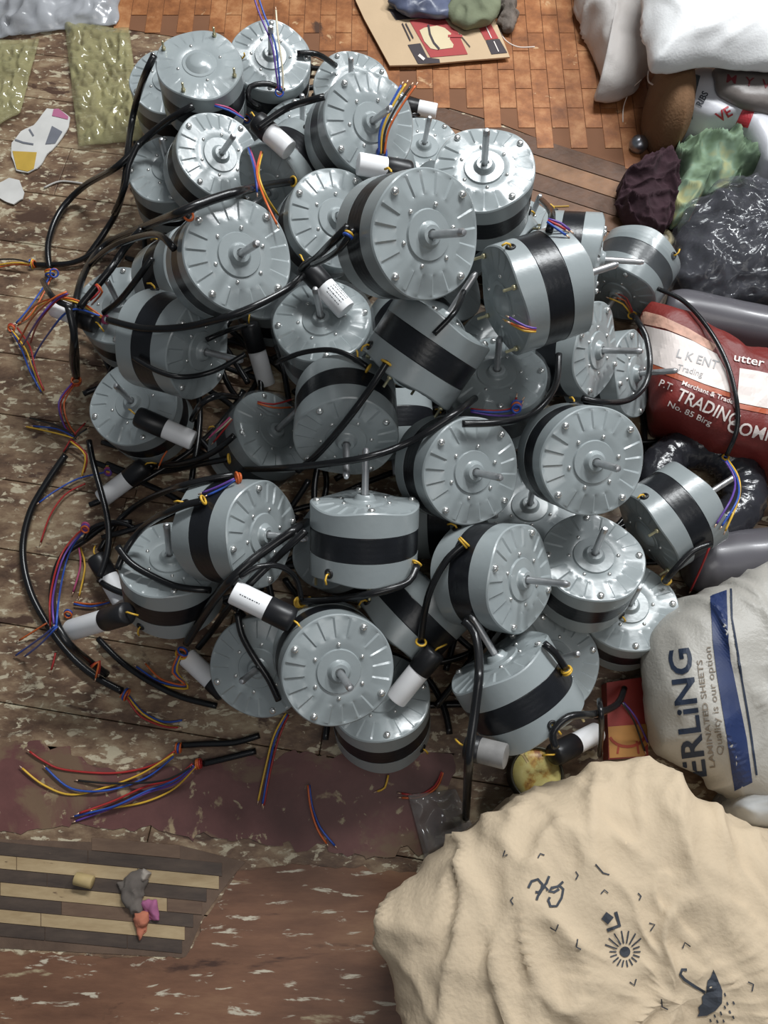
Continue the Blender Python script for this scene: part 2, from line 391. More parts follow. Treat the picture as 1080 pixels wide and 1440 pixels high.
# ================================================================== MOTORS
R0, HH = 0.07, 0.049
def ss(a, b, x):
    t = max(0, min(1, (x - a) / (b - a))); return t * t * (3 - 2 * t)
def face_mesh(name, rear):
    NT = 160; V, Fc = [], []
    rr = [0.0, .004, .0060, .0064, .0105, .012, .0135, .0150, .022, .0245, .0255, .0268, .0280, .034, .0395, .042, .0435, .048, .053, .058, .0625, .0652, .0668, .0685, .0696, .07]
    N = 20
    for r in rr:
        for k in range(NT):
            th = 2 * PI * k / NT; z = 0.0
            lobe = 0.5 - 0.5 * math.cos(4 * th)
            z -= (0.0052 if not rear else 0.0045) * lobe * ss(.036, .070, r)
            if r <= .0268: z += 0.0013 if not rear else 0
            elif r < .0285: z -= 0.0012
            bolt = min(abs(((th * 2 / PI) + 0.5) % 1 - 0.5), 1)      # 0 at a bolt
            wb = ss(0.05, 0.12, bolt)
            if .042 <= r <= .0668:
                t = (th * N / (2 * PI)) % 1; wr = ss(.0415, .0437, r) * (1 - ss(.0655, .0670, r))
                amp = 0.0019 if not rear else 0.0008
                z += wr * wb * amp * (t - 0.45)
            if not rear:
                if r < .0135: z += 0.0068 * (1 - ss(.0105, .0150, r)) if r > .0062 else 0.004
                elif r < .0150: z += 0.0015
            else:
                if r < .0185: z += 0.0055 * math.sqrt(max(0, 1 - (r / .0185) ** 2)) + 0.002
            if r > .0685: z -= 0.0016 * (r - .0685) / .0015
            V.append((r * math.cos(th), r * math.sin(th), HH + z - 0.001))
    base = len(rr)
    for i in range(base - 1):
        for k in range(NT):
            a, b = i * NT + k, i * NT + (k + 1) % NT; Fc.append((a, b, b + NT, a + NT))
    for j, f in enumerate((0.25, 0.6, 1.0)):
        for k in range(NT):
            x, y, z = V[(base - 1) * NT + k]; V.append((x, y, z + (0.0165 - z) * f))
    V2 = [(r * math.cos(2 * PI * k / NT), r * math.sin(2 * PI * k / NT), 0.0165) for r in (0.0685,) for k in range(NT)]
    V += V2; base += 3
    for i in range(len(rr) - 1, base):
        for k in range(NT):
            a, b = i * NT + k, i * NT + (k + 1) % NT; Fc.append((a, b, b + NT, a + NT))
    Fc.append(tuple(base * NT + k for k in range(NT)))
    if rear: V = [(x, -y, -z) for x, y, z in V]
    me = mesh(name, V, [tuple(reversed(f)) for f in Fc] if False else Fc, PAINT)
    bm = bmesh.new(); bm.from_mesh(me); bmesh.ops.recalc_face_normals(bm, faces=bm.faces); bm.to_mesh(me); bm.free()
    try: me.set_sharp_from_angle(angle=math.radians(20))
    except Exception: pass
    return me
FRONT = face_mesh('front_housing', False); REAR = face_mesh('rear_housing', True)
prof = [(.060, -.0168), (.0692, -.0166)]
for k in range(5): z = -.0150 + k * .0075; prof += [(.0696, z - .0026), (.0697, z), (.0696, z + .0026)]
prof += [(.0692, .0166), (.060, .0168)]
BAND = mesh('stator_band', *lathe(prof, 72), STATOR)
SHAFT = mesh('shaft', *lathe([(.0046, HH - .006), (.0046, HH + .058), (.0046, HH + .0625), (.0036, HH + .064), (.0030, HH + .0665), (.0012, HH + .067)], 20), STEEL)
SHAFT.set_sharp_from_angle(angle=math.radians(35))
SHORTSHAFT = mesh('shaft', *lathe([(.0046, HH - .006), (.0046, HH + .030), (.0036, HH + .032)], 16), STEEL)
BHEAD = mesh('bolt', *lathe([(.0018, -.003), (.0047, 0), (.0047, .0018), (.0036, .0036), (.0012, .0043)], 10), ZINC)
STUD = mesh('stud', *lathe([(.0034, -.001), (.0034, .003), (.0019, .0032), (.0019, .0150), (.0012, .0155)], 10), BRASS)
RIVET = mesh('rivet', *lathe([(.0028, -.001), (.0026, .0008), (.0016, .0018), (.0005, .0021)], 10), ZINC)
GROM = mesh('grommet', *lathe([(.0062, -.002), (.0066, .0015), (.0052, .0030), (.0036, .0028), (.0034, -.001)], 14), RUBBER)
STUB = mesh('lead_wire', *tubegeo([(0, 0, 0), (0.001, 0, .005), (.006, 0.001, .0085), (.012, .002, .0075)], .0014, 6), WM['Y'])
MOTORS = [
    ((-0.3055, 1.1248, 0.2268), (-0.1049, 0.0718, -0.9919), 20, 'grey motor lying shaft down at the top left of the pile, domed smooth rear cover'),
    ((-0.2037, 1.223, 0.1657), (0.1369, -0.2039, 0.9694), 0, 'grey motor at the top of the pile with cream and purple wires rising in front'),
    ((-0.3991, 1.2325, 0.1011), (0.1022, -0.0862, 0.991), 30, 'half hidden grey motor behind the dome-backed motor at the top left corner of the pile'),
    ((-0.3761, 1.0191, 0.1085), (0.0889, -0.0369, 0.9954), 10, 'grey motor with leaning dark shaft left of the motor with the bright white face'),
    ((-0.2862, 0.9826, 0.1946), (0.487, -0.2592, 0.834), 0, 'motor whose slotted face shines bright white under the lamp'),
    ((-0.1492, 0.9302, 0.2321), (-0.5538, -0.8065, 0.2071), 40, 'dim motor tucked below the bright white faced motor, wires running over its face'),
    ((-0.1464, 1.0917, 0.1231), (0.0951, 0.024, 0.9952), 15, 'grey motor with thin dark upright shaft left of the twin discs near the top'),
    ((-0.0382, 0.9262, 0.3225), (0.4119, -0.4485, 0.7932), 5, 'grey motor with the orange and blue wire bundle standing before its face, near the top'),
    ((-0.0611, 1.231, 0.099), (0.0293, -0.2044, 0.9784), 25, 'grey motor disc peeking out above the one with the orange and blue wires'),
    ((0.0672, 1.1172, 0.0606), (0.1098, -0.0341, 0.9934), 50, 'grey motor mostly hidden between the two large motors on the upper right'),
    ((0.1408, 0.8125, 0.3279), (-0.0756, -0.0551, 0.9956), 35, 'large grey motor at the upper right with bright tipped shaft pointing straight up'),
    ((0.0257, 0.6072, 0.48), (0.4957, -0.5196, 0.6959), 12, 'largest looking grey motor, topmost of the pile, in the upper middle, shaft pointing right'),
    ((-0.2024, 0.6512, 0.3776), (0.4751, -0.3802, 0.7935), 10, 'large grey disc motor at the upper left, stubby bright tipped shaft, cable passing below it'),
    ((-0.0847, 0.7886, 0.28), (0.3786, -0.3673, 0.8496), 22, 'grey motor face tucked left behind the topmost motor, shaft covered by cables'),
    ((-0.0853, 0.6299, 0.2305), (-0.0554, 0.0386, 0.9977), 8, 'shaded grey motor under the printed white capacitor in the middle of the pile'),
    ((0.0541, 0.549, 0.3316), (0.55, 0.6719, 0.496), 0, 'grey motor on its side in the middle with diagonal black band, below the topmost motor'),
    ((-0.0516, 0.486, 0.2661), (0.0355, -0.933, 0.358), 30, 'grey motor in the centre tipped forward, its black band arching over the top'),
    ((0.193, 0.6038, 0.3827), (0.9343, 0.3564, -0.0056), 20, 'large grey motor on its side, orange and purple wire tuft at its back'),
    ((0.2989, 0.8169, 0.1756), (0.9666, -0.2017, 0.1578), 0, 'small looking motor lying sideways behind the big banded motor at the upper right'),
    ((0.4301, 0.8589, 0.0779), (-0.5449, -0.8342, -0.0846), 0, 'motor with curved black band at the upper right edge, face down towards the red sack'),
    ((-0.0258, 0.3156, 0.2596), (0.0282, 0.8329, 0.5526), 10, 'grey motor standing upright near the centre, seen side on with a level black band'),
    ((0.2782, 0.6334, 0.1951), (0.7601, -0.3556, 0.5439), 20, 'grey motor at right edge seen edge on, shaft pointing to the red and white sack'),
    ((0.368, 0.6503, 0.0885), (0.7438, -0.2743, 0.6095), 50, 'grey motor with lower shaft pointing to the red and white sack, behind its neighbour'),
    ((0.1601, 0.5437, 0.2156), (-0.065, 0.2286, 0.9713), 0, 'dark shaded motor in the hollow right of centre with shaft standing upright in the shade'),
    ((0.0955, 0.4123, 0.2583), (0.3955, -0.4536, 0.7986), 15, 'left one of the two large grey discs right of centre, shaft pointing right'),
    ((0.2572, 0.4213, 0.2723), (0.1714, -0.5018, 0.8478), 25, 'right one of the two large grey discs right of centre, short looking shaft'),
    ((0.4297, 0.3924, 0.1187), (0.8464, 0.5153, 0.1343), 10, 'grey motor on its side above the blue striped sack, shaft pointing up right'),
    ((-0.1964, 0.5268, 0.0851), (0.5908, 0.1193, 0.7979), 10, 'dark motor in the shade left of the centre motor, black band at its lower left'),
    ((-0.196, 0.3285, 0.2416), (0.8648, -0.2315, 0.4456), 40, 'grey motor left of the upright one, its shaft pointing at it'),
    ((-0.303, 0.2915, 0.1348), (0.1221, 0.4254, 0.8967), 30, 'grey motor at the lower left with upright shaft and cable loop across its top'),
    ((-0.2976, 0.6013, 0.2615), (0.9028, -0.366, 0.2258), 0, 'dark motor left of the middle with upright black band, under the long curved cables'),
    ((-0.4218, 0.7373, 0.1168), (0.0367, -0.0561, 0.9978), 0, 'dull green-grey motor at the far left of the pile under knotted wires'),
    ((-0.3902, 0.5836, 0.0813), (-0.0641, -0.0979, 0.9931), 20, 'motor at the left edge whose lower slots gleam, white capacitor at its lower right'),
    ((0.1412, 0.2715, 0.2285), (0.7112, -0.2679, 0.65), 12, 'grey motor in the lower right with polished shaft pointing right over its neighbour'),
    ((0.2837, 0.2947, 0.1586), (0.0002, 0.2512, 0.9679), 0, 'grey motor right of the polished shaft with round-ended shaft leaning up right'),
    ((0.3586, 0.2536, 0.0632), (-0.0785, 0.1444, 0.9864), 0, 'dark shaded motor lowest at the right edge beside the blue striped sack'),
    ((0.2291, 0.1831, 0.0689), (0.2506, -0.0426, 0.9672), 15, 'dull motor low at the right with round shaft end beside a yellow wire tip'),
    ((0.1685, 0.1263, 0.209), (-0.5133, 0.7771, 0.3643), 45, 'lower right grey motor lying tilted with a bright streak across its broad black band'),
    ((0.0426, 0.2475, 0.1211), (0.7091, 0.6676, 0.2269), 0, 'motor on its side with steep black band above and right of the front disc'),
    ((-0.0666, 0.1625, 0.221), (0.2505, -0.4147, 0.8748), 32, 'front lowest large grey disc with rusty shaft end facing the viewer'),
    ((-0.1655, 0.184, 0.0974), (-0.1532, -0.3924, 0.9069), 20, 'dull dark grey disc left of the front lowest disc, cable crossing its face'),
    ((-0.0042, 0.1131, 0.0766), (-0.0476, 0.3963, 0.9169), 10, 'lowest motor at the front of the pile, dark band curving under the front disc'),
    ((0.2408, 0.9238, 0.0667), (0.1645, 0.1358, 0.977), 0, 'motor low behind the bright tipped upright shaft motor, only a grey rim showing'),
    ((0.2239, 0.4062, 0.0644), (-0.0741, 0.1595, 0.9844), 30, 'dull motor deep between the two large discs on the right'),
    ((-0.2607, 1.1807, 0.059), (0.0825, -0.0439, 0.9956), 0, 'dark motor hidden above the bright white faced one, only shaft and boss showing'),
    ((-0.3018, 0.7479, 0.2115), (0.7362, -0.1352, 0.6632), 0, 'motor buried behind the left large disc, only its black banded rim showing'),
]
FILL = [
    ((-0.0565, 0.3522, 0.0793), (-0.4796, 0.019, 0.8773)),
    ((0.1922, 0.7025, 0.0508), (0.0, 0.0, 1.0)),
    ((0.1028, 0.9797, 0.097), (0.7837, 0.1238, -0.6087)),
    ((0.0849, 0.8153, 0.0825), (-0.5945, 0.0394, -0.8032)),
    ((-0.1955, 0.8229, 0.0535), (0.0, 0.0, 1.0)),
    ((0.0107, 0.5623, 0.0812), (0.0977, -0.9646, -0.2449)),
    ((0.0507, 0.6843, 0.1548), (-0.234, 0.868, -0.438)),
    ((-0.0859, 0.7367, 0.0525), (0.0, 0.0, 1.0)),
    ((-0.0709, 0.9156, 0.0533), (0.0, 0.0, 1.0)),
    ((-0.0252, 0.9848, 0.1747), (0.5102, 0.8599, 0.0134)),
    ((0.3288, 0.5064, 0.0538), (0.0, 0.0, 1.0)),
    ((0.0927, 0.4059, 0.0975), (0.9789, -0.0892, 0.184)),
    ((0.1624, 0.8549, 0.1942), (0.6434, -0.6103, -0.4622)),
]
def frame(n, spin):
    z = Vector(n).normalized(); a = Vector((0, 0, 1)) if abs(z.z) < .9 else Vector((1, 0, 0))
    x = a.cross(z).normalized(); y = z.cross(x)
    return Matrix((x, y, z)).transposed() @ Matrix.Rotation(math.radians(spin), 3, 'Z')
PV, PF = lathe([(R0, -HH), (R0, HH)], 40)
SV, SF = lathe([(.0046, HH), (.0046, HH + .067)], 10)
WRAP_ON = {14: 3, 23: 5, 27: 7, 19: 9}
FILMD = film('clear_film', (0.25, 0.27, 0.28, 1), 0.16, 0.16)
def wrap_mesh(seed):
    prof = [(0, HH + .004), (.03, HH + .0042), (.055, HH + .0035), (.068, HH + .001), (.0725, HH - .006)] + [(.0728, HH - .006 - k * .012) for k in range(1, 7)]
    V, Fc = lathe(prof, 90, closed=True); out = []
    for v in V:
        p = Vector(v); q = p * 38 + Vector((seed, seed * 2, 0))
        d = 0.0020 * noise.noise(q) + 0.0022 * (0.4 - abs(noise.noise(q * 1.9)))
        out.append(p + (p.normalized() * (d + .0012)))
    return mesh('plastic_wrap', out, Fc, FILMD)
GRP = 'electric motors heaped in the pile'
def motor(pos, n, spin, label, full, idx, group=GRP):
    o = empty('electric_motor'); Q = frame(n, spin); o.matrix_basis = Matrix.Translation(pos) @ Q.to_4x4()
    tag(o, label, 'motor', group)
    link('front_housing', FRONT, o); link('rear_housing', REAR, o); link('stator_band', BAND, o)
    link('shaft', SHAFT if full else SHORTSHAFT, o)
    up = Vector(n).dot((CAM - Vector(pos)).normalized())
    if full:
        for k in range(4):
            a = k * PI / 2
            if up > -0.25: link('bolt', BHEAD, o, Matrix.Translation((.0615 * math.cos(a), .0615 * math.sin(a), HH - .001)))
            if up < 0.35: link('stud', STUD, o, Matrix.Translation((.0615 * math.cos(a), .0615 * math.sin(a), -HH)) @ Matrix.Rotation(PI, 4, 'X'))
        if up > 0.15:
            for k in range(6):
                a = (k + .5) * PI / 3; link('rivet', RIVET, o, Matrix.Translation((.0335 * math.cos(a), .0335 * math.sin(a), HH - .001)))
        if up < -0.15:
            for k in range(4):
                a = (k + .5) * PI / 2; link('rivet', RIVET, o, Matrix.Translation((.036 * math.cos(a), .036 * math.sin(a), -HH + .001)) @ Matrix.Rotation(PI, 4, 'X'))
        side = Matrix.Rotation(math.radians(45), 4, 'Z') @ Matrix.Translation((R0 - .0008, 0, -.033)) @ Matrix.Rotation(PI / 2, 4, 'Y')
        g = link('grommet', GROM, o, side); link('lead_wire', STUB, g)
        if idx in WRAP_ON: link('plastic_wrap', wrap_mesh(WRAP_ON[idx]), o)
    T = Matrix.Translation(pos) @ Q.to_4x4()
    HITS.append(bvh_of([T @ Vector(v) for v in PV], PF))
    if full: HITS.append(bvh_of([T @ Vector(v) for v in SV], SF))
    return o
for i, (pos, n, spin, label) in enumerate(MOTORS): motor(pos, n, spin, label, True, i)
for pos, n in FILL: motor(pos, n, 30, 'grey motor buried inside the pile beneath the visible ones', False, -1, 'motors buried inside the pile')

# cables lying low between the motors
PILE = [(200,120),(300,60),(420,90),(560,110),(620,190),(740,230),(760,330),(880,360),(900,560),(960,680),(950,800),(880,880),(830,960),(700,1020),(600,1050),(470,1050),(330,970),(230,900),(140,830),(120,720),(115,640),(110,420),(200,330),(180,230)]
CYL = [(Vector(m[0]), Vector(m[1])) for m in MOTORS] + [(Vector(f[0]), Vector(f[1])) for f in FILL]
def blocked(p, r=.0075):
    if p.z < .004: return True
    for c, n in CYL:
        d = p - c
        if abs(d.x) > .14 or abs(d.y) > .14: continue
        h = d.dot(n); rad = (d - n * h).length
        if math.hypot(max(abs(h) - HH, 0), max(rad - R0, 0)) < r: return True
        if 0 < h < HH + .067 + r and rad < .0046 + r: return True
    return False
rd = random.Random(11); laid = []; made = 0
for tries in range(5200):
    if made >= 170: break
    lay_ = rd.choice([0, 0, 0, 1, 1, 1, 2, 2, 3, 3, 4, 5, 6, 7]); z = .0056 + lay_ * .0108
    px, py = rd.uniform(120, 960), rd.uniform(70, 1050)
    if not inside(px, py, PILE): continue
    p = at(px, py, z); p.z = z; a = rd.uniform(0, 6.28); ka = rd.uniform(-6, 6); P = []
    for k in range(70):
        if blocked(p) or not inside(*topx(p), PILE): break
        if any((p - q).length < .0108 for q in laid if abs(q.x - p.x) < .012 and abs(q.z - p.z) < .0105): break
        P.append(p.copy()); ka += rd.uniform(-1.5, 1.5); ka = max(-16, min(16, ka)); a += ka * .008
        p = p + Vector((math.cos(a), math.sin(a), 0)) * .008
    if len(P) < 13: continue
    laid += P; made += 1
    base = Vector((P[0].x, P[0].y, 0)); o = link('power_cable', mesh('power_cable', *tubegeo([q - base for q in P], .0050, 8), CABLE)); o.location = base
    tag(o, 'black cable lying deep in the gaps between the piled motors', 'cable', 'cables buried low in the pile')
print('deep cables', made)
# ================================================================== THINGS AROUND THE PILE
# beige sack
BEI = mat('beige_cloth', sr(208, 188, 160), 0.85, 0, 0.07, 5, 0.25, 160)
sack, sack_t = blob('cloth_sack', [(527, 1290), (547, 1268), (594, 1216), (646, 1172), (726, 1124), (792, 1093), (850, 1074), (903, 1065), (936, 1088), (976, 1120), (1036, 1154), (1110, 1180), (1240, 1240), (1300, 1420), (1260, 1680), (900, 1760), (680, 1640), (600, 1490), (560, 1400), (532, 1330)],
                    0.18, 0.27, BEI, amp=0.020, freq=6.0, cre=0.004, cfreq=24, seed=2, fold=0.012, ff=8.5, fs=(1.3, .8, .7), M=260, K=44, a=0.42, smooth_out=1)
tag(sack, 'large crumpled beige sack with printed umbrella and sun marks at the lower right', 'sack')
DINK = mat('dark_print', sr(62, 66, 74), 0.8, 0, 0.15, 60)
def arc(cx, cy, r, a0, a1, n=10, ry=None): return [(cx + r * math.cos(math.radians(a0 + (a1 - a0) * k / n)), cy + (ry or r) * math.sin(math.radians(a0 + (a1 - a0) * k / n))) for k in range(n + 1)]
S = lambda x, y: (700 + x * 380 / 1080, 1180 + y * 380 / 1080)
strokes('printed_scrawl', [([S(*p) for p in q], 3.6) for q in (
    [(122, 195), (135, 168), (160, 160), (178, 180), (175, 205), (160, 228), (155, 244)],
    [(205, 148), (195, 175), (165, 212), (150, 212)], [(165, 212), (190, 190), (200, 205)],
    [(262, 170), (240, 190), (215, 195), (205, 208), (225, 212), (245, 200)], [(245, 185), (262, 200), (255, 235), (235, 268), (210, 268), (202, 245), (208, 232)])], sack_t, DINK, sack)
project('printed_diamond', [S(413, 318), S(433, 290), S(462, 312), S(440, 340)], [(0, 1, 2, 3)], sack_t, DINK, sack)
strokes('printed_corner', [([S(470, 290), S(486, 345), S(436, 364)], 5)], sack_t, DINK, sack)
cx, cy = S(508, 450)
project('printed_sun_disc', arc(cx, cy, 7.6, 0, 337, 15), [tuple(range(16))], sack_t, DINK, sack)
strokes('printed_sun_rays', [([(cx + 12 * math.cos(k * PI / 9), cy + 12 * math.sin(k * PI / 9)), (cx + (30 if 9 < k < 17 else 22) * math.cos(k * PI / 9), cy + (30 if 9 < k < 17 else 22) * math.sin(k * PI / 9))], 2.0) for k in range(18)], sack_t, DINK, sack)
project('printed_umbrella', [S(*p) for p in [(862, 520), (880, 560), (897, 605), (895, 655), (870, 685), (835, 705), (797, 708), (806, 690), (800, 672), (818, 655), (815, 628), (832, 612), (838, 565), (850, 552)]], [tuple(range(14))], sack_t, DINK, sack)
strokes('printed_umbrella_handle', [([S(*p) for p in [(828, 612), (790, 590), (745, 560), (728, 540), (735, 522), (755, 522)]], 4.2)], sack_t, DINK, sack)
strokes('printed_rain', [([S(x, y), S(x + 5, y + 12)], 2.2) for x, y in [(905, 615), (915, 650), (940, 648), (905, 665), (925, 685), (890, 690), (865, 700), (900, 720), (875, 722), (848, 718), (938, 705), (860, 738)]], sack_t, DINK, sack)
strokes('printed_ticks', [([S(*p) for p in q], 1.9) for q in ([(160, 75), (170, 58), (186, 64)], [(312, 130), (322, 145), (312, 162)], [(62, 232), (52, 245), (62, 262)], [(412, 218), (425, 203), (440, 215)],
    [(560, 215), (572, 228), (564, 244)], [(210, 352), (232, 366), (242, 340)], [(318, 400), (314, 430), (332, 440)], [(605, 335), (628, 342), (610, 366)], [(738, 436), (748, 412), (770, 428)],
    [(526, 570), (545, 584), (552, 558)], [(655, 640), (655, 668), (680, 680)], [(1000, 570), (1022, 580), (1016, 608)], [(30, 45), (22, 70), (40, 62)], [(390, 100), (420, 135), (445, 142)])], sack_t, DINK, sack)
# striped woven sack with blue lettering
GRS = mat('grey_woven_plastic', sr(176, 172, 164), 0.45, 0, 0.10, 6, 0.2, 240)
bs, bs_t = blob('woven_sack', [(916, 900), (932, 866), (985, 830), (1010, 826), (1080, 798), (1220, 770), (1260, 1000), (1220, 1190), (1130, 1175), (1060, 1145), (1000, 1095), (955, 1072), (925, 1055), (912, 1000), (911, 945)],
                0.10, 0.185, GRS, amp=0.008, freq=6, cre=0.003, cfreq=20, seed=5, fold=0.008, ff=9, fs=(1.2, .6, .6), M=200, K=30, a=0.40, smooth_out=1)
tag(bs, 'grey white woven sack with a dark blue stripe and ERLiNG lettering at the right edge', 'sack')
NAVY = mat('navy_print', sr(34, 50, 92), 0.5, 0, 0.12, 30); NAVD = mat('dark_navy_print', sr(34, 46, 66), 0.6, 0, 0.1, 30); BRP = mat('faded_brown_print', sr(128, 116, 102), 0.7, 0, 0.15, 40)
project('blue_stripe', [(999, 838), (1002, 900), (1008, 950), (1016, 1000), (1024, 1050), (1033, 1112), (1058, 1100), (1050, 1040), (1038, 980), (1028, 930), (1023, 880), (1022, 830)], [(0, 1, 10, 11), (1, 2, 9, 10), (2, 3, 8, 9), (3, 4, 7, 8), (4, 5, 6, 7)], bs_t, NAVY, bs)
strokes('blue_line', [([(1028, 828), (1029, 870), (1036, 912), (1044, 960), (1054, 1020), (1064, 1090)], 3)], bs_t, NAVD, bs)
lettering('sack_lettering', 'ERLiNG', (994, 1094), math.radians(-97.5), 44, bs_t, NAVD, bs, sx=1.24, bold=0.02, spacing=1.04)
lettering('small_lettering', 'LAMINATED SHEETS', (1006, 1080), math.radians(-97), 11, bs_t, BRP, bs, sx=1.55, bold=0.01)
lettering('small_lettering', 'Quality is our option', (1018, 1062), math.radians(-97), 13, bs_t, BRP, bs, sx=1.4)
# red and white sack
RED = mat('red_woven_plastic', sr(118, 38, 33), 0.5, 0, 0.14, 8, 0.2, 200)
rs, rs_t = blob('printed_sack', [(900, 452), (905, 432), (935, 440), (985, 468), (1030, 492), (1100, 512), (1180, 540), (1180, 690), (1080, 650), (1010, 632), (950, 600), (918, 585), (914, 560), (910, 500)],
                0.085, 0.145, RED, amp=0.006, freq=7, cre=0.003, cfreq=24, seed=8, fold=0.004, ff=10, M=170, K=26, a=0.45, smooth_out=1)
tag(rs, 'red sack with white panels and TRADING COMPANY lettering at the right of the pile', 'sack')
WPR = mat('white_print', sr(232, 220, 214), 0.5, 0, 0.06, 20); PNK = mat('pale_pink_print', sr(206, 160, 140), 0.6, 0, 0.3, 60); FNT = mat('faint_grey_print', sr(178, 176, 176), 0.6, 0, 0.1, 40); ORG = mat('orange_print', sr(176, 84, 48), 0.5, 0, 0.1, 30)
project('white_panel', [(907, 458), (940, 466), (975, 480), (1008, 498), (1020, 520), (1027, 552), (990, 540), (950, 524), (914, 510)], [tuple(range(9))], rs_t, WPR, rs)
project('pale_band', [(900, 436), (930, 444), (968, 462), (1008, 486), (1002, 494), (968, 476), (935, 462), (903, 455)], [(0, 1, 6, 7), (1, 2, 5, 6), (2, 3, 4, 5)], rs_t, PNK, rs)
project('orange_line', [(914, 511), (950, 525), (990, 541), (1027, 553), (1026, 559), (988, 548), (948, 532), (914, 518)], [(0, 1, 6, 7), (1, 2, 5, 6), (2, 3, 4, 5)], rs_t, ORG, rs)
project('white_panel', [(1040, 518), (1066, 522), (1110, 532), (1110, 580), (1066, 572), (1036, 566)], [tuple(range(6))], rs_t, WPR, rs)
project('orange_line', [(1036, 567), (1066, 573), (1110, 581), (1110, 589), (1066, 580), (1036, 574)], [(0, 1, 4, 5), (1, 2, 3, 4)], rs_t, ORG, rs)
lettering('white_lettering', 'TRADING', (949, 561), math.radians(24), 25, rs_t, WPR, rs, sx=0.86, bold=0.012, shear=0.1, off=0.0012)
lettering('white_lettering', 'COMPANY', (1020, 606), math.radians(13), 25, rs_t, WPR, rs, sx=0.95, bold=0.012, shear=0.1, off=0.0012)
lettering('white_lettering', 'utter', (1030, 507), math.radians(12), 16, rs_t, WPR, rs, sx=1.35, bold=0.012, off=0.0012)
lettering('white_lettering', 'P.T.', (926, 542), math.radians(24), 14, rs_t, WPR, rs, bold=0.012, off=0.0012)
lettering('white_lettering', 'No. 85 Birg', (938, 570), math.radians(25), 11, rs_t, WPR, rs, sx=1.3, bold=0.01, off=0.0012)
lettering('white_lettering', 'Merchant & Trade', (958, 541), math.radians(21), 9, rs_t, WPR, rs, sx=1.15, bold=0.01, off=0.0012)
lettering('faint_lettering', 'L K ENT', (950, 502), math.radians(17), 17, rs_t, FNT, rs, bold=0.01, off=0.0012)
lettering('faint_lettering', 'Trading', (952, 520), math.radians(17), 12, rs_t, FNT, rs, off=0.0012)
# white sacks, top right
WSK = mat('white_woven_sack', sr(226, 226, 226), 0.55, 0, 0.05, 5, 0.15, 260)
GSK = mat('greyish_woven_sack', sr(196, 190, 186), 0.6, 0, 0.10, 6, 0.15, 260)
o, _ = blob('woven_sack', [(800, -60), (815, 10), (830, 60), (848, 104), (836, 138), (872, 134), (900, 115), (918, 96), (906, 60), (898, 10), (890, -60), (850, -90)], 0.03, 0.10, GSK, zbot=0.0, amp=0.006, freq=8, cre=0.003, cfreq=24, seed=11, fold=0.012, ff=9, a=0.4, smooth_out=1, K=22)
tag(o, 'greyish white sack corner pointing down on the floor at the upper right', 'sack')
o, _ = blob('woven_sack', [(902, -40), (905, 40), (914, 102), (945, 100), (985, 92), (1040, 92), (1100, 96), (1200, 100), (1220, -60), (1060, -120), (920, -100)], 0.165, 0.23, WSK, zbot=0.145, amp=0.007, freq=6, cre=0.003, cfreq=24, seed=13, fold=0.010, ff=7, a=0.4, smooth_out=1, K=24)
tag(o, 'bright white woven sack in the top right corner', 'sack')
# brown sack
JUT = mat('brown_jute', sr(120, 88, 60), 0.9, 0, 0.12, 8, 0.4, 200)
o, _ = blob('jute_sack', [(906, 150), (912, 122), (930, 108), (950, 102), (962, 112), (968, 160), (965, 190), (950, 206), (928, 200), (910, 180)], 0.05, 0.138, JUT, amp=0.004, freq=9, cre=0.001, cfreq=20, seed=17, a=0.7, K=20)
tag(o, 'plain brown rounded sack standing below the white sacks', 'sack')
# printed bag with the grey bag on it
PBG = mat('white_printed_plastic', sr(204, 204, 210), 0.35, 0, 0.05, 8, 0.1, 100)
pb, pb_t = blob('printed_bag', [(955, 152), (962, 125), (975, 100), (1010, 104), (1060, 112), (1150, 120), (1150, 250), (1075, 230), (1050, 185), (1030, 172), (995, 170)], 0.085, 0.112, PBG, base_in=0.95, zbot=0.0, amp=0.003, freq=8, cre=0.002, cfreq=16, seed=19, a=0.4, smooth_out=1, K=18)
tag(pb, 'white plastic bag with dark edge band and red print at the right edge', 'bag')
TEAL = mat('slate_print', sr(66, 80, 88), 0.5); REDP = mat('red_print', sr(176, 50, 60), 0.5)
project('slate_band', [(976, 104), (985, 107), (975, 145), (974, 168), (966, 160), (969, 130)], [(0, 1, 2, 5), (5, 2, 3, 4)], pb_t, TEAL, pb)
lettering('dark_lettering', 'RIBS', (986, 151), math.radians(-62), 13, pb_t, INK, pb, sx=0.9, bold=0.02)
project('red_block', [(1046, 150), (1062, 154), (1052, 180), (1034, 176)], [(0, 1, 2, 3)], pb_t, REDP, pb)
lettering('red_lettering', 'VE', (1012, 172), math.radians(-30), 20, pb_t, REDP, pb, bold=0.02)
GBG = mat('grey_wrapped_plastic', sr(120, 112, 108), 0.4, 0, 0.25, 14, 0.2, 60)
o, gb_t = blob('grey_bag', [(1002, 98), (1040, 96), (1160, 98), (1160, 175), (1080, 156), (1040, 148), (1010, 132)], 0.118, 0.143, GBG, zbot=0.098, amp=0.003, freq=10, cre=0.003, cfreq=20, seed=21, a=0.5, K=14)
tag(o, 'dull grey plastic wrapped bag with dark red letters under the white sack edge', 'bag')
DRED = mat('dark_red_print', sr(110, 40, 46), 0.5)
lettering('red_lettering', 'M  Y  V', (1020, 116), math.radians(8), 17, gb_t, DRED, o, sx=1.2, bold=0.01)
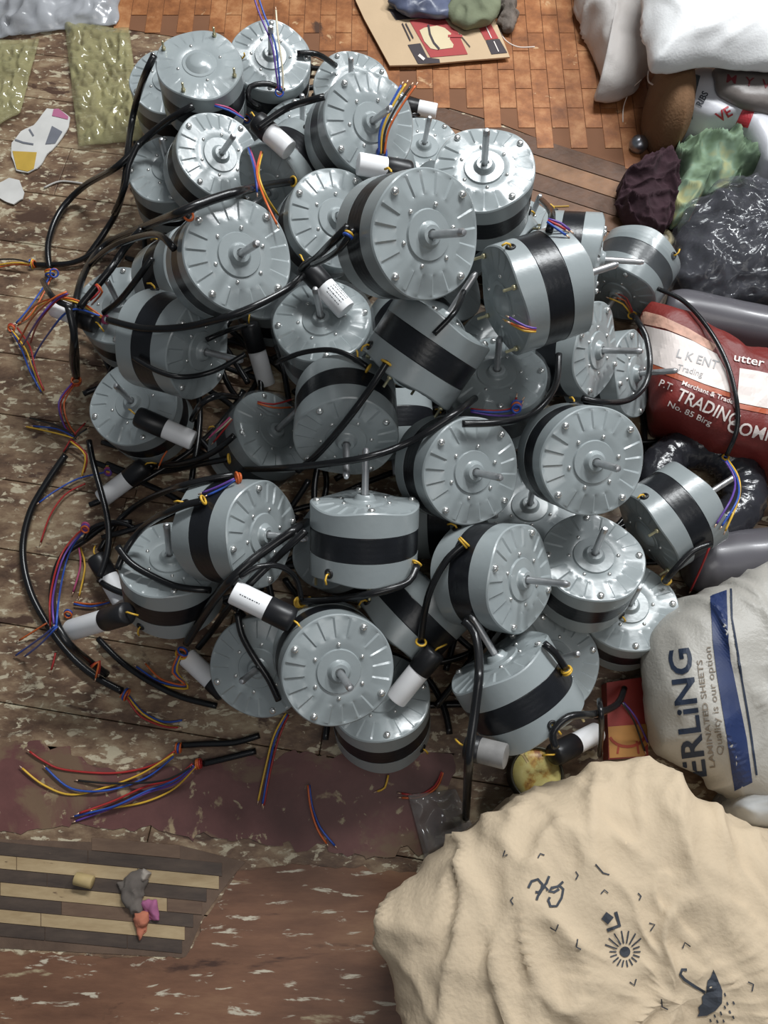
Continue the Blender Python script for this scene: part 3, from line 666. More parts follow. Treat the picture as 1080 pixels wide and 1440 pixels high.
# cloths
CLM = mat('maroon_cloth', sr(52, 30, 38), 0.95, 0, 0.2, 20, 0.3, 150)
o, _ = blob('crumpled_cloth', [(866, 288), (872, 262), (886, 238), (905, 226), (928, 216), (946, 230), (952, 262), (946, 300), (935, 325), (905, 324), (882, 312)], 0.03, 0.065, CLM, amp=0.006, freq=28, cre=0.004, cfreq=50, seed=23, fold=0.022, ff=16, up=0.9, a=0.6, M=170, K=28)
tag(o, 'dark maroon crumpled cloth on the floor left of the green one', 'cloth')
CLG = patchy('green_cloth', [(0.36, sr(74, 92, 72)), (0.47, sr(104, 124, 98)), (0.56, sr(124, 146, 124)), (0.68, sr(160, 158, 112))], 14, (1, 1, 1), [], 0.85, 0.2, 0, 3)
o, _ = blob('crumpled_cloth', [(944, 226), (965, 200), (1000, 188), (1040, 194), (1064, 210), (1066, 236), (1048, 258), (1010, 272), (982, 282), (962, 322), (944, 314), (940, 290), (955, 252)], 0.03, 0.075, CLG, amp=0.006, freq=20, cre=0.003, cfreq=45, seed=25, fold=0.034, ff=10, fs=(1.3, .8, 1), up=0.9, a=0.6, M=190, K=30)
tag(o, 'pale green crumpled cloth with twisted folds at the right edge', 'cloth')
# rolls and wrapped coils
GRY = mat('grey_roll_plastic', sr(92, 90, 95), 0.33, 0, 0.08, 5, 0.05, 30, coat=0.2)
def roll(name, a, b, r, z, m, label, cat, wr=0.0015, col=True):
    A, B = at(*a, z), at(*b, z); pts = [A.lerp(B, k / 30) for k in range(31)]
    V, Fc = tubegeo(pts, lambda t: r * (1 - 0.25 * max(0, 1 - t * 9) ** 2), 40)
    out = []
    for v in V:
        q = v * 22; out.append(v + Vector((0, noise.noise(q), noise.noise(q + Vector((5, 5, 5))))) * wr)
    base = sum(out, Vector()) / len(out); base.z = 0
    HITS.append(bvh_of(out, Fc)); o = link(name, mesh(name, [v - base for v in out], Fc, m)); o.location = base; tag(o, label, cat); return o
roll('grey_roll', (932, 436), (1200, 490), 0.042, 0.044, GRY, 'smooth grey plastic roll lying behind the red sack', 'roll')
roll('grey_roll', (968, 796), (1200, 768), 0.046, 0.047, GRY, 'grey plastic roll between the wrapped ring and the blue striped sack', 'roll')
BLK = mat('black_shiny_plastic', (0.028, 0.028, 0.034, 1), 0.20, 0, 0.3, 12, 0.5, 50)
FILMC = film('coil_film', (0.22, 0.22, 0.25, 1), 0.17, 0.12)
def coil(name, c, Rr, r, z, label, loops=7, seed=0, wrap=True, tilt=0.0):
    c0 = at(*c, z); o = empty(name, (c0.x, c0.y, 0)); tag(o, label, 'cable coil'); rn = random.Random(seed); allV, allF = [], []
    for k in range(loops):
        a = 2 * PI * k / loops; rr = Rr + r * 0.5 * math.cos(a); zz = z + r * 0.5 * math.sin(a)
        P = [Vector((rr * math.cos(t) + rn.uniform(-.001, .001), rr * math.sin(t) * .96, zz + .004 * math.sin(3 * t + k) + tilt * math.cos(t))) for t in [2 * PI * q / 60 for q in range(61)]]
        V, Fc = tubegeo(P, r * 0.34, 8, False); link('cable_turn', mesh('cable_turn', V, Fc, CABLE), o)
    V = []; NU, NV = 90, 26
    for i in range(NU):
        t = 2 * PI * i / NU
        for j in range(NV):
            a = 2 * PI * j / NV; q = Vector((math.cos(t) * 4, math.sin(t) * 4, a * 1.2 + seed)); cr = (0.45 - abs(noise.noise(q * 2.3))) * r * 0.30
            wr = abs(math.sin(t * 22 + 3 * noise.noise(q))) * r * 0.05
            ra = r * 1.02 + cr + wr
            V.append(Vector(((Rr + ra * math.cos(a)) * math.cos(t), (Rr + ra * math.cos(a)) * math.sin(t) * .96, max(0.001, z + ra * math.sin(a) + tilt * math.cos(t)))))
    Fc = [(i * NV + j, ((i + 1) % NU) * NV + j, ((i + 1) % NU) * NV + (j + 1) % NV, i * NV + (j + 1) % NV) for i in range(NU) for j in range(NV)]
    link('wrapping', mesh('wrapping', V, Fc, BLK if not wrap else FILMC), o)
    HITS.append(bvh_of([v + Vector((c0.x, c0.y, 0)) for v in V], Fc)); return o
coil('cable_coil', (986, 684), 0.070, 0.030, 0.045, 'black cable coil wrapped in shiny dark film beside the right end of the pile', 7, 3, False)
bb, _ = blob('wrapped_bundle', [(948, 372), (955, 335), (975, 300), (1010, 278), (1060, 272), (1160, 272), (1180, 400), (1080, 424), (1010, 420), (962, 402)], 0.04, 0.095, BLK, amp=0.008, freq=12, cre=0.005, cfreq=40, seed=51, fold=0.014, ff=14, up=0.8, a=0.6, M=170, K=26)
tag(bb, 'black bundle in crinkled shiny plastic at the right edge above the grey roll', 'bundle')
fb, _ = blob('film_layer', [(940, 375), (948, 332), (970, 294), (1008, 270), (1060, 264), (1168, 264), (1188, 404), (1080, 432), (1005, 427), (955, 408)], 0.045, 0.108, FILMC, amp=0.008, freq=12, cre=0.006, cfreq=40, seed=53, fold=0.016, ff=13, up=0.8, a=0.55, M=170, K=26, parent=bb); fb.location -= Vector(bb.location)
# tin with yellow top
tin = empty('round_tin', at(746, 1090, 0)); tag(tin, 'round dark tin with stained yellow top half under the beige sack', 'tin')
link('body', mesh('body', *lathe([(.034, 0), (.036, .002), (.036, .048), (.038, .050), (.038, .054), (.035, .054), (.034, .050)], 48), mat('dark_tin', (0.05, 0.045, 0.03, 1), 0.35, 0.5, 0.3, 20)), tin)
YL = patchy('stained_yellow', [(0.36, sr(130, 78, 34)), (0.43, sr(190, 150, 74)), (0.50, sr(206, 192, 118)), (0.8, sr(218, 208, 150))], 28, (1, 1, 1), [(sr(50, 34, 24), 0.68, 40)], 0.4, 0.2)
link('lid', mesh('lid', *lathe([(.0345, .048), (.0340, .0505), (.020, .0500), (.002, .0508), (0, .0508)], 48), YL), tin)
HITS.append(bvh_of([Vector(v) + Vector(tin.location) for v in lathe([(.037, 0), (.037, .054)], 24)[0]], lathe([(.037, 0), (.037, .054)], 24)[1]))
# little carton
ct = empty('carton', at(880, 1010, 0)); tag(ct, 'small red and orange carton between the pile and the blue striped sack', 'carton')
cb = slab('box_body', [(853, 960), (905, 952), (912, 1064), (856, 1068)], mat('red_card', sr(150, 52, 46), 0.5, 0, 0.15, 20), 0.0, 0.03, ct)
HITS.append(bvh_of([at(853, 960, .03), at(905, 952, .03), at(912, 1064, .03), at(856, 1068, .03)], [(0, 1, 2, 3)])); ctb = HITS[-1]
project('orange_panel', [(855, 1022), (909, 1018), (912, 1063), (857, 1066)], [(0, 1, 2, 3)], ctb, mat('orange_card', sr(184, 130, 66), 0.5, 0, 0.1, 30), ct)
strokes('red_marks', [(arc(882, 1030, 26, 20, 160, 8, 20), 4), ([(895, 1042), (898, 1060)], 3), ([(870, 1048), (868, 1060)], 3)], ctb, mat('red_mark', sr(160, 60, 36), 0.5), ct, off=.0012)
# cardboard flap
CB = mat('cardboard', sr(196, 170, 138), 0.8, 0, 0.06, 10, 0.1, 100)
cf = slab('cardboard_flap', [(494, -30), (500, 0), (512, 26), (548, 92), (590, 91), (655, 85), (717, 80), (702, 42), (684, -5), (676, -40)], CB, 0.010, 0.0135); cf.location.z += 0.0
tag(cf, 'torn cardboard flap with red and black print at the top of the floor', 'cardboard')
W4 = [at(480, -60, .0135), at(740, -60, .0135), at(740, 110, .0135), at(480, 110, .0135)]; cft = bvh_of(W4, [(0, 1, 2, 3)]); HITS.append(cft)
DK = mat('card_black_print', sr(62, 54, 58), 0.6); RP = mat('card_red_print', sr(166, 66, 66), 0.6); CRM = mat('card_cream_print', sr(206, 190, 156), 0.7)
T5 = lambda x, y: (490 + x * 240 / 1080, y * 240 / 1080)
project('red_block', [T5(*p) for p in [(385, 130), (600, 105), (640, 165), (690, 200), (755, 345), (520, 365)]], [tuple(range(6))], cft, RP, cf)
project('cream_shape', [T5(*p) for p in [(450, 195), (480, 178), (560, 165), (610, 180), (650, 215), (640, 250), (665, 285), (660, 305), (560, 318), (520, 310), (480, 265)]], [tuple(range(11))], cft, CRM, cf, off=0.0013)
strokes('black_curve', [([T5(505, 160), T5(515, 220), T5(540, 275), T5(575, 315)], 3)], cft, DK, cf, off=0.0018)
strokes('red_bar', [([T5(630, 232), T5(720, 232)], 3.5)], cft, RP, cf, off=0.0018)
project('black_block', [T5(*p) for p in [(375, 285), (455, 275), (500, 365), (575, 375), (580, 400), (440, 405)]], [tuple(range(6))], cft, DK, cf)
project('black_block', [T5(*p) for p in [(250, 55), (420, 80), (440, 118), (300, 128)]], [(0, 1, 2, 3)], cft, DK, cf)
project('red_block', [T5(*p) for p in [(795, 120), (870, 95), (950, 245), (865, 255)]], [(0, 1, 2, 3)], cft, RP, cf)
project('black_block', [T5(*p) for p in [(868, 258), (955, 248), (1005, 335), (905, 345)]], [(0, 1, 2, 3)], cft, DK, cf)
strokes('small_lines', [([T5(340, 150), T5(392, 260)], 1.8), ([T5(362, 150), T5(410, 245)], 1.8), ([T5(700, 215), T5(770, 300)], 1.2)], cft, DK, cf, off=.0013)
strokes('white_lines', [([T5(845, 120), T5(905, 245)], 1.4), ([T5(920, 265), T5(950, 330)], 1.4), ([T5(445, 350), T5(480, 380)], 4)], cft, WPR, cf, off=.0015)
DB = mat('dark_blue_plastic', sr(84, 90, 112), 0.35, 0, 0.4, 20, 0.3, 60)
o, _ = blob('blue_plastic_scrap', [(545, 2), (560, 14), (590, 20), (625, 22), (640, 10), (640, -30), (560, -30)], 0.03, 0.045, DB, zbot=0.0136, amp=0.006, freq=25, cre=0.008, cfreq=34, seed=31, a=0.7, K=16, M=100)
tag(o, 'crumpled dark blue plastic lying on the cardboard flap', 'plastic scrap')
o, _ = blob('green_rag', [(630, 14), (636, 30), (655, 38), (680, 34), (700, 16), (704, -20), (650, -30)], 0.03, 0.05, mat('olive_rag', sr(116, 122, 98), 0.9, 0, 0.2, 20, 0.3, 100), zbot=0.0137, amp=0.006, freq=25, cre=0.008, cfreq=30, seed=33, a=0.7, K=16, M=100)
tag(o, 'small olive green rag on the corner of the cardboard flap', 'rag')
o, _ = blob('fibre_clump', [(704, 14), (700, 30), (708, 42), (722, 40), (726, 20), (722, -10), (708, -10)], 0.016, 0.03, mat('grey_fibre', sr(110, 100, 92), 0.9, 0, 0.4, 40, 0.5, 200), zbot=0.0, amp=0.004, freq=50, cre=0.007, cfreq=70, seed=35, a=0.7, K=12, M=80)
tag(o, 'grey tuft of fibres at the right of the cardboard flap', 'fibre')
# clear and yellow bags, top left
GF = film('grey_clear_film', (0.52, 0.53, 0.56, 1), 0.55, 0.2); YF = film('yellow_cellophane', (0.50, 0.46, 0.24, 1), 0.36, 0.11)
o, _ = sheet('clear_plastic_bag', [(-60, -50), (182, -50), (165, 36), (-60, 62)], GF, 0.003, 60, 36, 0.022, 10, 0.012, 26, 3, ragged=0.01); tag(o, 'crumpled clear grey plastic bag in the top left corner', 'plastic bag')
o, _ = sheet('cellophane_bag', [(92, 32), (182, 42), (203, 200), (112, 208)], YF, 0.004, 44, 60, 0.014, 12, 0.011, 50, 5); tag(o, 'yellowish cellophane bag lying left of the top of the pile', 'plastic bag')
o, _ = sheet('cellophane_bag', [(-70, 62), (56, 56), (30, 160), (-70, 215)], YF, 0.004, 50, 44, 0.012, 12, 0.010, 50, 9); tag(o, 'yellowish cellophane bag at the left edge above the torn paper', 'plastic bag')
FF = film('floor_film', (0.40, 0.36, 0.34, 1), 0.30, 0.15)
o, _ = sheet('plastic_film', [(574, 1118), (640, 1110), (668, 1168), (598, 1208)], FF, 0.003, 34, 34, 0.008, 14, 0.008, 30, 12); tag(o, 'clear plastic film on the maroon floor left of the beige sack', 'plastic film')
# torn paper
PP = mat('torn_paper', sr(206, 204, 200), 0.8, 0, 0.10, 20); PY = mat('yellow_paper_print', sr(192, 158, 66), 0.7, 0, 0.1, 30); PG = mat('grey_paper_print', sr(110, 112, 120), 0.7, 0, 0.1, 30); PK = mat('pink_paper_print', sr(176, 104, 136), 0.7)
T6 = lambda x, y: (x * 120 / 1016, 130 + y * 170 / 1440)
pa = slab('torn_paper', ragged_poly([T6(*p) for p in [(140, 600), (250, 470), (400, 380), (560, 190), (680, 190), (830, 290), (820, 400), (740, 540), (620, 690), (560, 740), (430, 900), (330, 955), (190, 925), (140, 760)]], 4, 1.2, 5), PP, 0.002, 0.0042)
tag(pa, 'torn white paper scrap with a yellow block at the left edge', 'paper')
pt = bvh_of([at(-20, 100, .0042), at(140, 100, .0042), at(140, 320, .0042), at(-20, 320, .0042)], [(0, 1, 2, 3)])
project('yellow_block', [T6(*p) for p in [(150, 700), (440, 715), (405, 910), (330, 945), (200, 915)]], [tuple(range(5))], pt, PY, pa)
project('grey_block', [T6(*p) for p in [(620, 400), (745, 470), (660, 610), (540, 620)]], [tuple(range(4))], pt, PG, pa)
project('pink_block', [T6(*p) for p in [(640, 200), (700, 195), (815, 290), (810, 325), (620, 280)]], [tuple(range(5))], pt, PK, pa)
strokes('grey_lines', [([T6(180, 565), T6(280, 600), T6(400, 620)], 2.5), ([T6(350, 440), T6(400, 520)], 2.5)], pt, PG, pa)
o = slab('torn_paper', ragged_poly([T6(*p) for p in [(-60, 1090), (100, 1020), (230, 1040), (290, 1180), (270, 1270), (160, 1325), (0, 1260), (-60, 1240)]], 4, 1.0, 7), PP, 0.002, 0.0042); tag(o, 'small white paper scrap below the one with the yellow block', 'paper')
# small things on the floor
o = link('cork_stub', mesh('cork_stub', *lathe([(.0075, -.013), (.0088, -.012), (.0088, .012), (.0075, .013)], 20), mat('pale_wood', sr(178, 156, 110), 0.7, 0, 0.1, 60)), None, Matrix.Translation(at(118, 1238, .0105)) @ Matrix.Rotation(PI / 2, 4, 'Y') @ Matrix.Rotation(math.radians(12), 4, 'X')); tag(o, 'pale cork stub on the striped floor sheet', 'stub')
sc = empty('rag_scrap', at(190, 1260, .002)); tag(sc, 'torn scrap of grey, pink and orange cloth on the striped floor sheet', 'scrap')
def crumple(name, outl, m, z1, seed, parent):
    o, _ = blob(name, outl, 0.005, z1, m, zbot=0.0024, amp=0.002, freq=70, cre=0.004, cfreq=70, seed=seed, M=70, K=12, a=0.7, smooth_out=1, parent=parent); o.location -= Vector(parent.location)
crumple('grey_piece', [(163, 1240), (180, 1232), (200, 1226), (206, 1232), (203, 1262), (196, 1285), (186, 1284), (176, 1265)], mat('grey_rag', sr(104, 96, 90), 0.9, 0, .15, 60), 0.012, 41, sc)
crumple('pink_piece', [(200, 1266), (218, 1268), (224, 1294), (206, 1298), (198, 1282)], mat('pink_rag', sr(160, 94, 130), 0.9, 0, .15, 60), 0.010, 43, sc)
crumple('orange_piece', [(190, 1284), (208, 1286), (207, 1312), (196, 1322), (192, 1304)], mat('orange_rag', sr(176, 108, 84), 0.9, 0, .15, 60), 0.010, 45, sc)
crumple('white_piece', [(192, 1224), (204, 1222), (212, 1228), (204, 1236), (194, 1234)], mat('white_rag', sr(170, 160, 150), 0.9, 0, .15, 60), 0.014, 47, sc)
kb = link('metal_ball', mesh('metal_ball', *lathe([(.010, -.013), (.016, -.009), (.0185, 0), (.016, .009), (.010, .014), (.004, .0165), (0, .017)], 30), mat('dull_steel', (0.36, 0.37, 0.40, 1), 0.3, 0.9, 0.1, 30)), None, Matrix.Translation(at(898, 203, .014))); tag(kb, 'small round metal ball beside the brown sack', 'ball')
P = [Vector((.016 * math.cos(t), .016 * math.sin(t), 0)) for t in [2 * PI * k / 30 for k in range(31)]]
sp = empty('thread_spool', at(932, 336, .01)); tag(sp, 'small beige ring below the maroon cloth', 'ring')
link('ring', mesh('ring', *tubegeo(P, .0065, 12, False), mat('beige_ring', sr(170, 156, 124), 0.6, 0, .1, 60)), sp); link('core', mesh('core', *lathe([(.010, -.006), (.010, .003), (.004, .005), (.001, .005)], 20), mat('core_white', sr(188, 182, 170), 0.6)), sp)
def fixed(name, px, r, z, m, label, cat, n=8):
    P = catmull([at(x, y, z if not isinstance(z, list) else z[i]) for i, (x, y) in enumerate(px)], 0.006); base = Vector(P[0]); base.z = 0
    V, Fc = tubegeo([Vector(p) - base for p in P], r, n); o = link(name, mesh(name, V, Fc, m)); o.location = base; tag(o, label, cat); return o
STR = mat('white_string', sr(210, 196, 186), 0.7)
fixed('string', [(702, 40), (710, 56), (728, 66), (752, 66)], .0015, .003, STR, 'pale string curling right of the cardboard flap', 'string')
fixed('string', [(902, 112), (886, 128), (877, 150), (876, 172)], .0012, [.06, .03, .01, .003], STR, 'white thread hanging from the greyish sack corner', 'string')
fixed('string', [(912, 100), (913, 116), (932, 122), (936, 114)], .0016, [.08, .085, .09, .09], STR, 'white loop of string on top of the brown sack', 'string')
fixed('straw', [(755, 282), (772, 290), (800, 290)], .0018, .003, mat('straw', sr(176, 140, 60), 0.6), 'yellow straw on the boards right of the pile', 'straw')
fixed('metal_strip', [(62, 264), (85, 255), (116, 258)], .0018, .003, mat('pale_strip', sr(200, 196, 190), 0.4), 'thin pale strip on the floor under the long cable at the left', 'strip')
GF2 = film('bag_film', (0.62, 0.63, 0.63, 1), 0.55, 0.18)
o, _ = blob('clear_plastic_bag', [(1034, 1136), (1052, 1110), (1090, 1102), (1150, 1120), (1150, 1190), (1090, 1172), (1050, 1160)], 0.12, 0.165, GF2, zbot=0.0, amp=0.004, freq=12, cre=0.004, cfreq=30, seed=61, a=0.6, M=110, K=18, fold=0.006, ff=14)
tag(o, 'small clear plastic bag squeezed between the beige sack and the blue striped sack', 'plastic bag')
BT = [mat('batten_dark', sr(92, 64, 46), 0.6, 0, 0.25, 30, 0.3, 90), mat('batten_mid', sr(132, 96, 68), 0.6, 0, 0.22, 30, 0.3, 90), mat('batten_brown', sr(110, 78, 56), 0.6, 0, 0.25, 30, 0.3, 90)]
BL = ['dark wooden strip along the lower edge of the patterned mat', 'second wooden strip below the patterned mat, paler', 'third wooden strip below the patterned mat, half under the maroon cloth', 'fourth wooden strip below the patterned mat beside the banded motor', 'lowest wooden strip right of the bright tipped shaft motor']
for k in range(5):
    y0, y1 = 152 + k * 25, 152 + (k + 1) * 25 - 1.5
    o = slab('wooden_strip', [(600, y0 - 8), (990, y0 + 118), (990, y1 + 118), (600, y1 - 8)], BT[(0, 1, 0, 2, 1)[k]], 0.0001, 0.0018 + .0006 * (k % 2)); tag(o, BL[k], 'wooden strip')
# ---------------- patterned mat at the top
MATC = patchy('brown_mat', [(0.32, sr(116, 70, 40)), (0.5, sr(156, 100, 60)), (0.68, sr(190, 138, 94))], 16, (1, 1, 1), [(sr(196, 158, 118), 0.64, 22), (sr(80, 54, 40), 0.66, 9)], 0.5, 0.3, 0.05)
mt = empty('patterned_mat', at(780, 120)); tag(mt, 'orange brown brick patterned mat across the top of the floor', 'mat')
mpoly = [at(x, y) for x, y in [(150, -40), (172, 40), (300, 60), (430, 75), (560, 130), (700, 172), (760, 196), (830, 218), (900, 240), (960, 260), (1040, 262), (1180, 120), (1180, -60)]]
mp2 = [(p.x, p.y) for p in mpoly]
base_ = slab('backing', [topx(p) for p in mpoly], mat('mat_backing', sr(120, 80, 54), 0.8), 0.0002, 0.0012, mt)
tw, tl = 0.034, 0.105; TME = box_me('mat_tile', tw - .0012, tl - .0014, .0016, MATC, .0003); n = 0
i = 0; x = -0.8
far = []
while x < 1.25:
    y = 0.9 + (i % 2) * tl / 2
    while y < 1.95:
        if inside(x, y, mp2) and inside(x, y - tl * .2, mp2):
            px, py = topx(Vector((x, y, .0028)))
            vis = -25 < px < 1105 and -25 < py and any(abs((first(*topx(Vector((x, y + k * .04, .0028))))) - (Vector((x, y + k * .04, 0)) - CAM).dot(FW)) < 0.012 for k in (-1, 0, 1))
            if vis and n < 295: o = link('mat_tile', TME, mt); o.location = Vector((x, y, .0020)) - Vector(mt.location); n += 1
            else: far.append((x, y))
        y += tl
    x += tw; i += 1
print('tiles', n, len(far))
if far:
    V, Fc = [], []
    for x, y in far:
        k = len(V); V += [(x - tw * .48 - mt.location.x, y - tl * .49 - mt.location.y, .0028), (x + tw * .48 - mt.location.x, y - tl * .49 - mt.location.y, .0028), (x + tw * .48 - mt.location.x, y + tl * .49 - mt.location.y, .0028), (x - tw * .48 - mt.location.x, y + tl * .49 - mt.location.y, .0028)]
        V += [(a, b, .0012) for a, b, _ in V[k:k + 4]]
        Fc += [(k, k + 1, k + 2, k + 3)] + [(k + a, k + 4 + a, k + 4 + (a + 1) % 4, k + (a + 1) % 4) for a in range(4)]
    tag(link('hidden_tiles', mesh('hidden_tiles', V, Fc, MATC, False), mt), kind='stuff')
# ================================================================== CAPACITORS
def lay(px, r, iters=20, disc=True, lift=0.0):
    """depths for a path in the picture lying on what is there"""
    n = len(px); env = []
    for i, (x, y) in enumerate(px):
        d = first(x, y)
        if disc:
            a, b = px[max(0, i - 1)], px[min(n - 1, i + 1)]; dx, dy = b[0] - a[0], b[1] - a[1]; L = math.hypot(dx, dy) or 1; rp = r * FPX / d
            for s in (-1, 1): d = min(d, first(x - dy / L * rp * s, y + dx / L * rp * s) + r * 0.5)
        env.append(d - r * 1.25 - lift)
    env2 = [min(env[max(0, i - 2):i + 3]) for i in range(n)]; t = env2[:]
    for _ in range(iters):
        t = [min(env2[i], (t[max(0, i - 1)] + t[min(n - 1, i + 1)]) / 2) if 0 < i < n - 1 else t[i] for i in range(n)]
    for _ in range(2): t = [min(env[i] + r * .1, (t[max(0, i - 1)] + 2 * t[i] + t[min(n - 1, i + 1)]) / 4) for i in range(n)]
    return t
CR = 0.0152; CAPP = []
def capacitor(A, B, D, label, text=None, wm=None, full=True):
    P = [(A[0] + (D[0] - A[0]) * k / 10, A[1] + (D[1] - A[1]) * k / 10) for k in range(11)]
    hit_ = [first(x, y) for x, y in P]; f0 = math.dist(A, B) / math.dist(A, D)
    best = None; lo_, hi_ = min(hit_) - CR * 1.1, max(hit_)
    for si in range(-6, 7):
        sl = si * .001; tt = lo_ - .01
        while tt < hi_:
            line = [tt + sl * (k - 5) for k in range(11)]
            ok = all(line[k] < hit_[k] - CR * .9 for k in range(11 if full else int(f0 * 10) + 1))
            if ok and (best is None or tt > best[0] + abs(sl) * 3):
                pts_ = [atd(*P[k], line[k]) for k in range(11)]
                if all(q.z > CR + .0005 and not blocked(q, CR + .0012) for q in pts_) and all((q - g).length > 2 * CR + .001 for q in pts_ for g in CAPP):
                    best = (tt - abs(sl) * 3, line[0], sl)
            tt += .003
    if best is None: print('cap fallback', A); best = (0, lo_ - .01, 0)
    CAPP.extend(atd(*P[k], best[1] + best[2] * k) for k in range(11))
    a, d = atd(*A, best[1]), atd(*D, best[1] + best[2] * 10); L = (d - a).length; f = math.dist(A, B) / math.dist(A, D)
    z = (d - a).normalized(); x = (Vector((0, 0, 1)) - z * z.z).normalized(); y = z.cross(x)
    if x.dot(CAM - a) < 0: x, y = -x, -y
    T = Matrix.Translation(a) @ Matrix((x, y, z)).transposed().to_4x4()
    o = empty('capacitor'); o.matrix_basis = T; tag(o, label, 'capacitor', 'white capacitors with black sleeves among the motors')
    w = L * f
    b = link('can', mesh('can', *lathe([(.0005, 0.0004), (CR - .0022, 0), (CR - .0006, .0006), (CR, .0022), (CR, w + .002)], 32), wm or WHITE), o); b.data.set_sharp_from_angle(angle=.6)
    prof = [(CR + .0004, w), (CR + .0010, w + .0006), (CR + .0012, w + (L - w) * .80), (CR + .0002, w + (L - w) * .95), (CR - .0015, L), (.0060, L + .0012), (.0005, L + .0012)]
    link('sleeve', mesh('sleeve', *lathe(prof, 32), SLEEVE), o)
    link('lead_wire', mesh('lead_wire', *tubegeo([(.004, 0, L), (.006, .001, L + .006), (.003, .004, L + .012), (-.004, .006, L + .016)], .0013, 6), WM['Y']), o)
    if text:
        V, Fc = [], []
        rn = random.Random(7)
        for row in range(text):
            an = (row - (text - 1) / 2) * 0.30 + .1; s = w * 0.22
            while s < w * 0.78:
                l = rn.uniform(.001, .004); k = len(V)
                for (aa, ss_) in ((an - .035, s), (an + .035, s), (an + .035, s + l), (an - .035, s + l)): V.append(((CR + .0003) * math.cos(aa), (CR + .0003) * math.sin(aa), ss_))
                Fc.append((k, k + 1, k + 2, k + 3)); s += l + .0012
        link('printed_marks', mesh('printed_marks', V, Fc, INK, False), o)
    V, Fc = lathe([(CR + .001, 0), (CR + .001, L)], 20); HITS.append(bvh_of([T @ Vector(v) for v in V], Fc)); return o
CAPS = [((503, 230), (541, 243), (578, 243), 'capacitor with blank white end lying below the orange and blue wire bundle'),
        ((614, 157), (588, 154), (570, 148), 'capacitor with white end at the top of the pile against the brown mat', ),
        ((407, 212), (378, 188), (360, 170), 'capacitor with white end beside the bright white faced motor'),
        ((487, 437), (460, 400), (428, 372), 'capacitor with rows of small black print, standing over the shaded middle motor', 5),
        ((375, 541), (362, 492), (350, 455), 'capacitor with blank white end pointing down left of the middle of the pile'),
        ((272, 620), (232, 602), (192, 585), 'capacitor at the lower right of the gleaming left edge motor'),
        ((142, 702), (178, 672), (205, 655), 'capacitor on the left edge, white end pointing down left above the red wires'),
        ((172, 846), (150, 812), (135, 782), 'capacitor left of the cable looped motor, white end downwards'),
        ((100, 886), (150, 873), (180, 862), 'leftmost capacitor, lying level with its white end to the left'),
        ((262, 923), (297, 958), (318, 975), 'capacitor half hidden behind the dull dark disc at the lower left'),
        ((328, 832), (375, 857), (412, 873), 'capacitor with a single line of print left of the upright motor', 1),
        ((556, 984), (590, 944), (612, 915), 'capacitor leaning on the right side of the front disc'),
        ((840, 1030), (808, 1048), (778, 1062), 'capacitor on the floor above the beige sack, right of the yellow topped tin'),
        ((712, 1064), (676, 1056), (655, 1050), 'dull grey capacitor on the floor left of the yellow topped tin'),
        ((76, 432), (108, 442), (135, 455), 'capacitor under the knotted wires at the far left')]
DULL = mat('dull_grey_plastic', sr(128, 126, 124), 0.6, 0, 0.25, 40)
LATE = (6, 7, 10)
for k, c in enumerate(CAPS):
    if k not in LATE: capacitor(c[0], c[1], c[2], c[3], c[4] if len(c) > 4 else None, DULL if c[3].startswith('dull') else None, k not in (0, 1, 2, 9))
# ================================================================== CABLES
def path(px, r, iters=20, lift=0.0):
    P = catmull(px, 7.0); t = lay(P, r, iters, lift=lift)
    return [atd(x, y, d) for (x, y), d in zip(P, t)]
def cable(name, px, r, label, knots=(), wires=(), iters=20, lift=0.0, group='black cables trailing over the pile', cat='cable', mat_=None):
    W = path(px, r, iters, lift); base = Vector(W[0])
    o = empty(name, base); tag(o, label, cat, group)
    V, Fc = tubegeo([p - base for p in W], r, 10); link('sheath', mesh('sheath', V, Fc, mat_ or CABLE), o)
    for (kx, ky, cols) in knots:
        d = lay([(kx - 3, ky), (kx, ky), (kx + 3, ky)], r * 1.3, 0)[1]; c = atd(kx, ky, d)
        j = min(range(len(W)), key=lambda q: (W[q] - c).length); tdir = (W[min(j + 1, len(W) - 1)] - W[max(j - 1, 0)]).normalized()
        if tdir.length < .5: tdir = Vector((1, 0, 0))
        u = tdir.orthogonal().normalized(); v = tdir.cross(u); rn = random.Random(int(kx * 7 + ky))
        for q, cc in enumerate(cols):
            Rk = r * (1.25 + .25 * rn.random()); off = tdir * (q - (len(cols) - 1) / 2) * .0030; tl_ = Vector((rn.uniform(-.3, .3), rn.uniform(-.3, .3), rn.uniform(-.3, .3)))
            P = [c - base + off + (u * math.cos(a) + v * math.sin(a)) * Rk + tl_ * (.004 * math.cos(a)) for a in [2 * PI * k / 18 for k in range(19)]]
            link('wire_knot', mesh('wire_knot', *tubegeo(P, .0016, 6, False), WM[cc]), o)
            kv, kf = tubegeo(P, .0016, 6, False); HITS.append(bvh_of([v + base for v in kv], kf))
    for pts, cols in wires: bundle(pts, cols, o, base)
    HITS.append(bvh_of([v + base for v in V], Fc))
    return o
